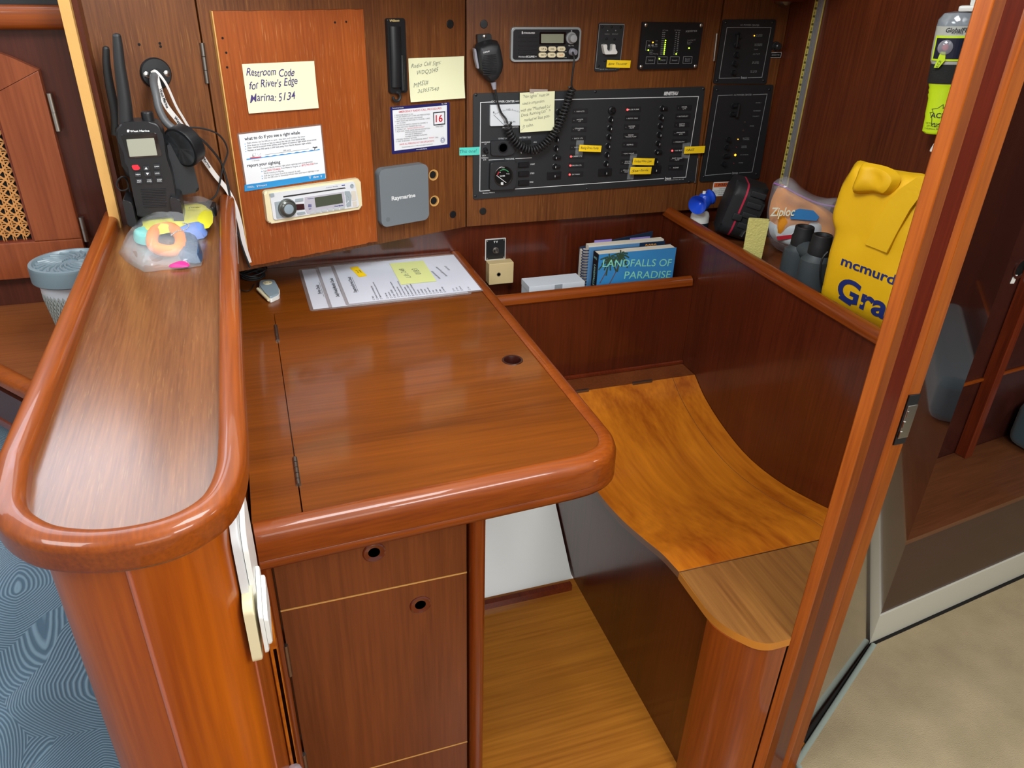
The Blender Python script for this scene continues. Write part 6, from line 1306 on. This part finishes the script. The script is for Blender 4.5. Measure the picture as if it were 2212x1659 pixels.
# zip bag
FZ = vfr(1.19, 1.47, -28)
Pz = [FZ.uv(*k5(*q)) for q in ((980, 335), (1060, 295), (1130, 312), (1200, 380), (1300, 440), (1400, 462), (1490, 468), (1500, 600), (1490, 760), (1470, 860), (1300, 900), (1050, 880), (950, 800), (925, 700), (925, 600), (935, 500), (960, 400))]
zbg = empty('zip_bag', FZ.M, 'clear zip bag with a purple seal full of orange cloth, between binoculars and yellow bag', 'bag')
g = MB(); g.pillow([tuple(v)[:2] for v in smooth([(*q, 0) for q in Pz], 3, True)], .030, .030, 8, nz=.010, ns=18, pw=.7, seed=11); g.build('film', mat('zip_film', 'dfe3ec', .10, alpha=.22, coat=1, bump=.5, bscale=50), zbg, sharp=180)
Po = [FZ.uv(*k5(*q)) for q in ((1035, 352), (1100, 388), (1200, 440), (1320, 500), (1455, 600), (1480, 700), (1440, 790), (1200, 830), (1000, 780), (945, 620), (950, 520), (980, 430))]
g = MB(); g.pillow([tuple(v)[:2] for v in smooth([(*q, 0) for q in Po], 3, True)], .024, .022, 8, nz=.016, ns=26, seed=4); g.build('orange_cloth', mat('cloth_orange', 'f09a18', .85, var=.25, bscale=120), zbg)
g = MB(); P = [Vector((*FZ.uv(*k5(*q), .012), .012)) for q in ((978, 345), (1060, 375), (1180, 440), (1300, 495), (1400, 520), (1480, 528))]; g.tube(smooth(P, 5), .0022, 8); g.build('seal', mat('seal_purple', 'a070b0', .4), zbg)
Pl = [FZ.uv(*k5(*q)) for q in ((945, 640), (1100, 620), (1330, 620), (1370, 700), (1350, 790), (1180, 850), (980, 790))]
g = MB(); g.pillow([tuple(v)[:2] for v in smooth([(*q, 0) for q in Pl], 3, True)], .030, .0, 6, nz=.004, ns=20, seed=4); g.build('white_panel', mat('panel_white', 'd4e0e4', .5), zbg)
g = MB(); Pb = [FZ.uv(*k5(*q), .034) for q in ((1110, 570), (1180, 545), (1290, 560), (1335, 610), (1310, 640), (1110, 625))]; g.prism(Pb, .0325, .0335); g.build('blue_patch', mat('patch_blue', '3c84c4', .5), zbg)
_z = _F(); _z.p = lambda x, y, w_=0: FZ.uv(x, y, w_)
g = MB(); TX(g, _z, 'Ziploc', k5(950, 580), k5(1145, 578), 18, .036, bold=.02, shear=.25); g.build('lettering', mat('logo_white', 'f0f0d8', .5), zbg)
g = MB(); g.prism([FZ.uv(*k5(*q), .032) for q in ((1000, 760), (1180, 742), (1180, 768), (1010, 790))], .031, .0325); g.build('red_band', M_RED, zbg)
# binoculars
M_BINO = mat('bino_grey', '3c4448', .5, bump=.15, bscale=700)
bn2 = empty('binoculars', Matrix.Translation((0, 0, 0)), 'dark grey binoculars standing upright on the ledge in front of the zip bag', 'binoculars')
bars = []
for (px_, py_), yb, sgn in (((1739.5, 489), 1.335, -1), ((1778, 507), 1.265, 1)):
    F = vfr(0, yb, 0); x, z = F.uv(px_, py_); h = z-ZL; bars.append((x, yb, z))
    g = MB(); g.lathe([(.0345, .001), (.0365, .004), (.0365, .05), (.0350, h*.55), (.0300, h-.050), (.0235, h-.042)], 28, Matrix.Translation((x+.004*sgn*0, yb, ZL)) @ Matrix.Diagonal((1.0, .88, 1, 1))); g.build('barrel', M_BINO, bn2)
    g = MB(); g.lathe([(.0225, h-.043), (.0235, h-.040), (.0235, h-.022), (.0212, h-.018), (.0205, h-.002), (.0195, h), (.0160, h), (.0150, h-.004)], 32, Matrix.Translation((x, yb, ZL)), caps=False); g.lathe([(.0152, h-.004), (.0003, h-.006)], 24, Matrix.Translation((x, yb, ZL)), 1); g.build('eyecup', [M_RUB, mat('lens_dark', '181c22', .08, coat=1)], bn2)
(xa_, ya_, za_), (xb_, yb_, zb2) = bars
g = MB(); g.tube([(xa_, ya_, ZL+.07), (xb_, yb_, ZL+.07)], .020, 12); g.tube([((xa_+xb_)/2, (ya_+yb_)/2, ZL+.02), ((xa_+xb_)/2, (ya_+yb_)/2, za_-.055)], .010, 14); g.build('bridge', M_BINO, bn2)
g = MB(); FQ = vfr(0, 1.225, 0); P = [Vector((*FQ.uv(*k5(*q), 0), 0)) for q in ((1400, 880), (1360, 930), (1342, 1020), (1345, 1110), (1375, 1190))]; P = [Vector((p.x, 1.225, max(ZL+.003, p.y))) for p in P]; g.tube(smooth(P, 5), .0022, 7); g.build('neck_strap', M_RUB, bn2)
g = MB(); FQ = vfr(0, 1.52, 0); P = [FQ.uv(*k5(*q)) for q in ((720, 760), (760, 715), (860, 740), (950, 760), (1010, 800))]; g.tube(smooth([Vector((p[0], 1.52, max(p[1], ZL+.008))) for p in P], 5), .0055, 8, flat=.5); o = g.build('black_strap', M_RUB); tag(o, 'black strap lying on the ledge behind the pale yellow pad', 'strap')
# yellow grab bag
FY = vfr(1.105, 1.10, -78)
M_YB = mat('bag_yellow_cloth', 'f0bc08', .55, bump=.25, bscale=60, var=.22)
yb_r = empty('yellow_bag', FY.M, 'tall yellow fabric bag with dark blue lettering standing on the ledge beside the door jamb', 'bag')
Py = [FY.uv(*k5(*q)) for q in ((1632, 172), (1720, 186), (1900, 236), (2060, 262), (2170, 285), (2240, 420), (2200, 800), (2120, 1200), (2040, 1560), (1800, 1540), (1560, 1420), (1365, 1280), (1368, 1150), (1400, 1000), (1425, 870), (1470, 720), (1452, 620), (1455, 540), (1480, 450), (1515, 350), (1570, 260))]
Py = [(x, max(y, ZL+.002)) for x, y in Py]
g = MB(); g.pillow([tuple(v)[:2] for v in smooth([(*q, 0) for q in Py], 3, True)], .022, .085, 8, nz=.005, ns=14, pw=.4, seed=9)
for v in g.bm.verts:
    if v.co.y < ZL+.001: v.co.y = ZL+.001
bag_body = g.build('body', M_YB, yb_r, sharp=70)
_y = _F(); _y.p = lambda x, y, w_=0: FY.uv(x, y, w_)
g = MB(); Pf = [FY.uv(*k5(*q), .030) for q in ((1640, 200), (1720, 195), (1880, 240), (1940, 330), (1860, 440), (1740, 428), (1580, 425), (1610, 300))]; g.pillow([tuple(v)[:2] for v in smooth([(*q, 0) for q in Pf], 3, True)], .016, .0, 6, nz=.008, ns=30, z=.020, seed=3); g.build('folded_top', M_YB, yb_r)
g = MB(); Ps = [FY.uv(*k5(*q), .040) for q in ((2180, 285), (2060, 300), (1920, 400), (1840, 480), (1740, 660), (1650, 832), (1822, 900), (1900, 740), (2000, 560), (2100, 420), (2190, 330))]; g.prism(Ps, .0215, .0265, .0012, seg=2); g.build('flap_strap', mat('strap_yellow', 'e8b80a', .6, bump=.2, bscale=90, var=.15), yb_r)
M_NAVY = mat('letter_navy', '1c2c6c', .5)
from mathutils.bvhtree import BVHTree
_bm = bmesh.new(); _bm.from_mesh(bag_body.data); bvh = BVHTree.FromBMesh(_bm); _bm.free()
def drape(g, dz=.0009):
    for v in g.bm.verts:
        h = bvh.ray_cast(Vector((v.co.x, v.co.y, .3)), Vector((0, 0, -1)))
        if h[0]: v.co.z = h[0].z+dz
    return g
g = MB(); TX(g, _y, 'mcmurdo', k5(1508, 945), k5(1992, 1135), 21, .0245, bold=.02); drape(g).build('brand_lettering', M_NAVY, yb_r)
g = MB(); TX(g, _y, 'Grab', k5(1470, 1150), k5(1985, 1395), 48, .0245, bold=.028); g.line([FY.uv(*k5(1470, 1235), .0245), FY.uv(*k5(1560, 1300), .0245)], .006, .0245); drape(g).build('large_lettering', M_NAVY, yb_r)
# ---- rescue beacon hanging on the right wall
FE = vfr(1.235, 1.20, -52); k6 = k(1650, 0, 3.936)
ca, cb2 = Vector(FE.uv(*k6(1672, 110))), Vector(FE.uv(*k6(1452, 1135))); d_ = (ca-cb2); ang = math.atan2(d_.x, d_.y); Lb = d_.length
FEb = FE.sub(cb2.x, cb2.y, 0, -ang)
ep = empty('rescue_beacon', FEb.M, 'lime yellow rescue beacon with black collar hanging on the right wall, half behind the jamb', 'beacon')
wpx = lambda a, b: abs(FEb.uv(*k6(*b))[0]-FEb.uv(*k6(*a))[0])
M_LIME = mat('lime_plastic', 'c8e81c', .4)
Mr = Matrix.Rotation(-PI/2, 4, 'X'); DZ = Matrix.Diagonal((1, 1, .62, 1))
r0 = .0225; r1 = .0275; r2 = .0345
def lat(prof, m_, nm, mi=0): g = MB(DZ @ Matrix.Rotation(-PI/2, 4, 'X')); g.lathe(prof, 36); return g.build(nm, m_, ep)
lat([(.018, .0), (r0, .004), (r0, .03*1), (.0235, Lb*.17), (.0235, Lb*.30), (.0255, Lb*.335), (.0245, Lb*.35), (.0262, Lb*.375), (.0252, Lb*.39), (.0275, Lb*.415), (.0285, Lb*.445)], M_LIME, 'lower_body')
lat([(.0305, Lb*.435), (.0312, Lb*.45), (.0312, Lb*.585), (.0300, Lb*.60)], mat('collar_black', '1a1c1c', .8, bump=.6, bscale=900), 'collar')
lat([(.0300, Lb*.59), (.0330, Lb*.62), (.0345, Lb*.70), (.0345, Lb*.90)], mat('clear_grey', 'b8bcb4', .3, coat=.5), 'upper_body')
lat([(.0345, Lb*.90), (.0335, Lb*.95), (.026, Lb*1.0), (.012, Lb*1.015)], mat('dome_clear', '9aa6b0', .08, alpha=.7, coat=1), 'dome')
def wrap(g, r_):
    for v in g.bm.verts: v.co.z += .62*(math.sqrt(max(1e-8, r_*r_-min(abs(v.co.x), r_*.98)**2))-r_)
g = MB()
def gridp(g, x0, x1, y0, y1, z0, z1, mi):
    n = 12
    for i in range(n): g.box(x0+(x1-x0)*i/n, x0+(x1-x0)*(i+1)/n, y0, y1, z0, z1, 0, mi)
gridp(g, -.030, .031, Lb*.625, Lb*.825, .02, .0226, 1); gridp(g, -.0275, .0285, Lb*.642, Lb*.808, .022, .0236, 0); wrap(g, .0352); g.build('control_panel', [mat('navy_dark', '141a30', .3), M_LIME], ep)
g = MB(); g.lathe([(.0130, .020), (.0125, .0265), (.009, .0285), (.0003, .029)], 20, Matrix.Translation((-.010, Lb*.735, -.001))); g.build('switch_cover', mat('clear_cover', 'c0c0cc', .08, alpha=.45, coat=1), ep)
g = MB(); g.disc(-.010, Lb*.735, .0055, .020, .0245, .001); g.build('red_button', M_RED, ep)
g = MB(); g.disc(.019, Lb*.72, .0072, .0150, .0185, .0005, 0, 18); g.text('T', .019, Lb*.72, .010, .0188, mi=1, bold=.02); g.build('test_button', [M_LIME, M_INKB], ep)
g = MB(); g.prism([(-.016, Lb*.70), (-.008, Lb*.70), (-.006, Lb*.63), (-.014, Lb*.57), (-.022, Lb*.57)], .0230, .0242); g.text('ACR', -.015, Lb*.60, .007, .0245, mi=1, rot=1.2); g.build('pull_tab', [M_LIME, M_INKB], ep)
g = MB(); g.text('GlobalFIX', .004, Lb*.868, .0105, .0218, bold=.02, shear=.2, sx=.95); g.text('406 EPIRB', .004, Lb*.845, .0045, .0218); wrap(g, .0352); g.build('model_lettering', M_INKB, ep)
g = MB(); c_ = (.002, Lb*.165); P = []
for i in range(8):
    a = 2*PI*i/8; P += [(c_[0]+.0165*math.cos(a+.22), c_[1]+.0165*math.sin(a+.22)*1.25)] if i % 2 else [(c_[0]+.0165*math.cos(a-.22), c_[1]+.0165*math.sin(a-.22)*1.25)]
    P += [(c_[0]+.0115*math.cos(a+.39), c_[1]+.0115*math.sin(a+.39)*1.25)]
g.line(P, .0009, .0152, True); g.text('ACR', c_[0]-.001, c_[1], .0125, .0152, bold=.02)
for j in range(3): g.text(('US Technologies, Inc', '377 Permitted Rd.', 'S Andrews, FL 33312')[j], .0, .020-j*.0048, .0042, .0152)
wrap(g, .0240); g.build('maker_lettering', M_INKB, ep)
g = MB(); p = FEb.uv(*k6(1740, 60)); g.box(p[0]-.014, p[0]+.014, Lb*1.01, Lb*1.01+.010, -.012, .016, .003); g.box(p[0]+.002, p[0]+.018, Lb*1.01+.008, Lb*1.01+.04, -.012, .012, .004); g.build('bracket', M_WPL, ep)
p = FEb.uv(*k6(1445, 1190)); g = MB(); g.prism(roundpoly([(p[0]-.004, -.034), (p[0]+.022, -.034), (p[0]+.024, -.004), (p[0]+.006, -.006)], .005), -.010, .006, .002); g.build('lower_bracket', M_WPL, ep)
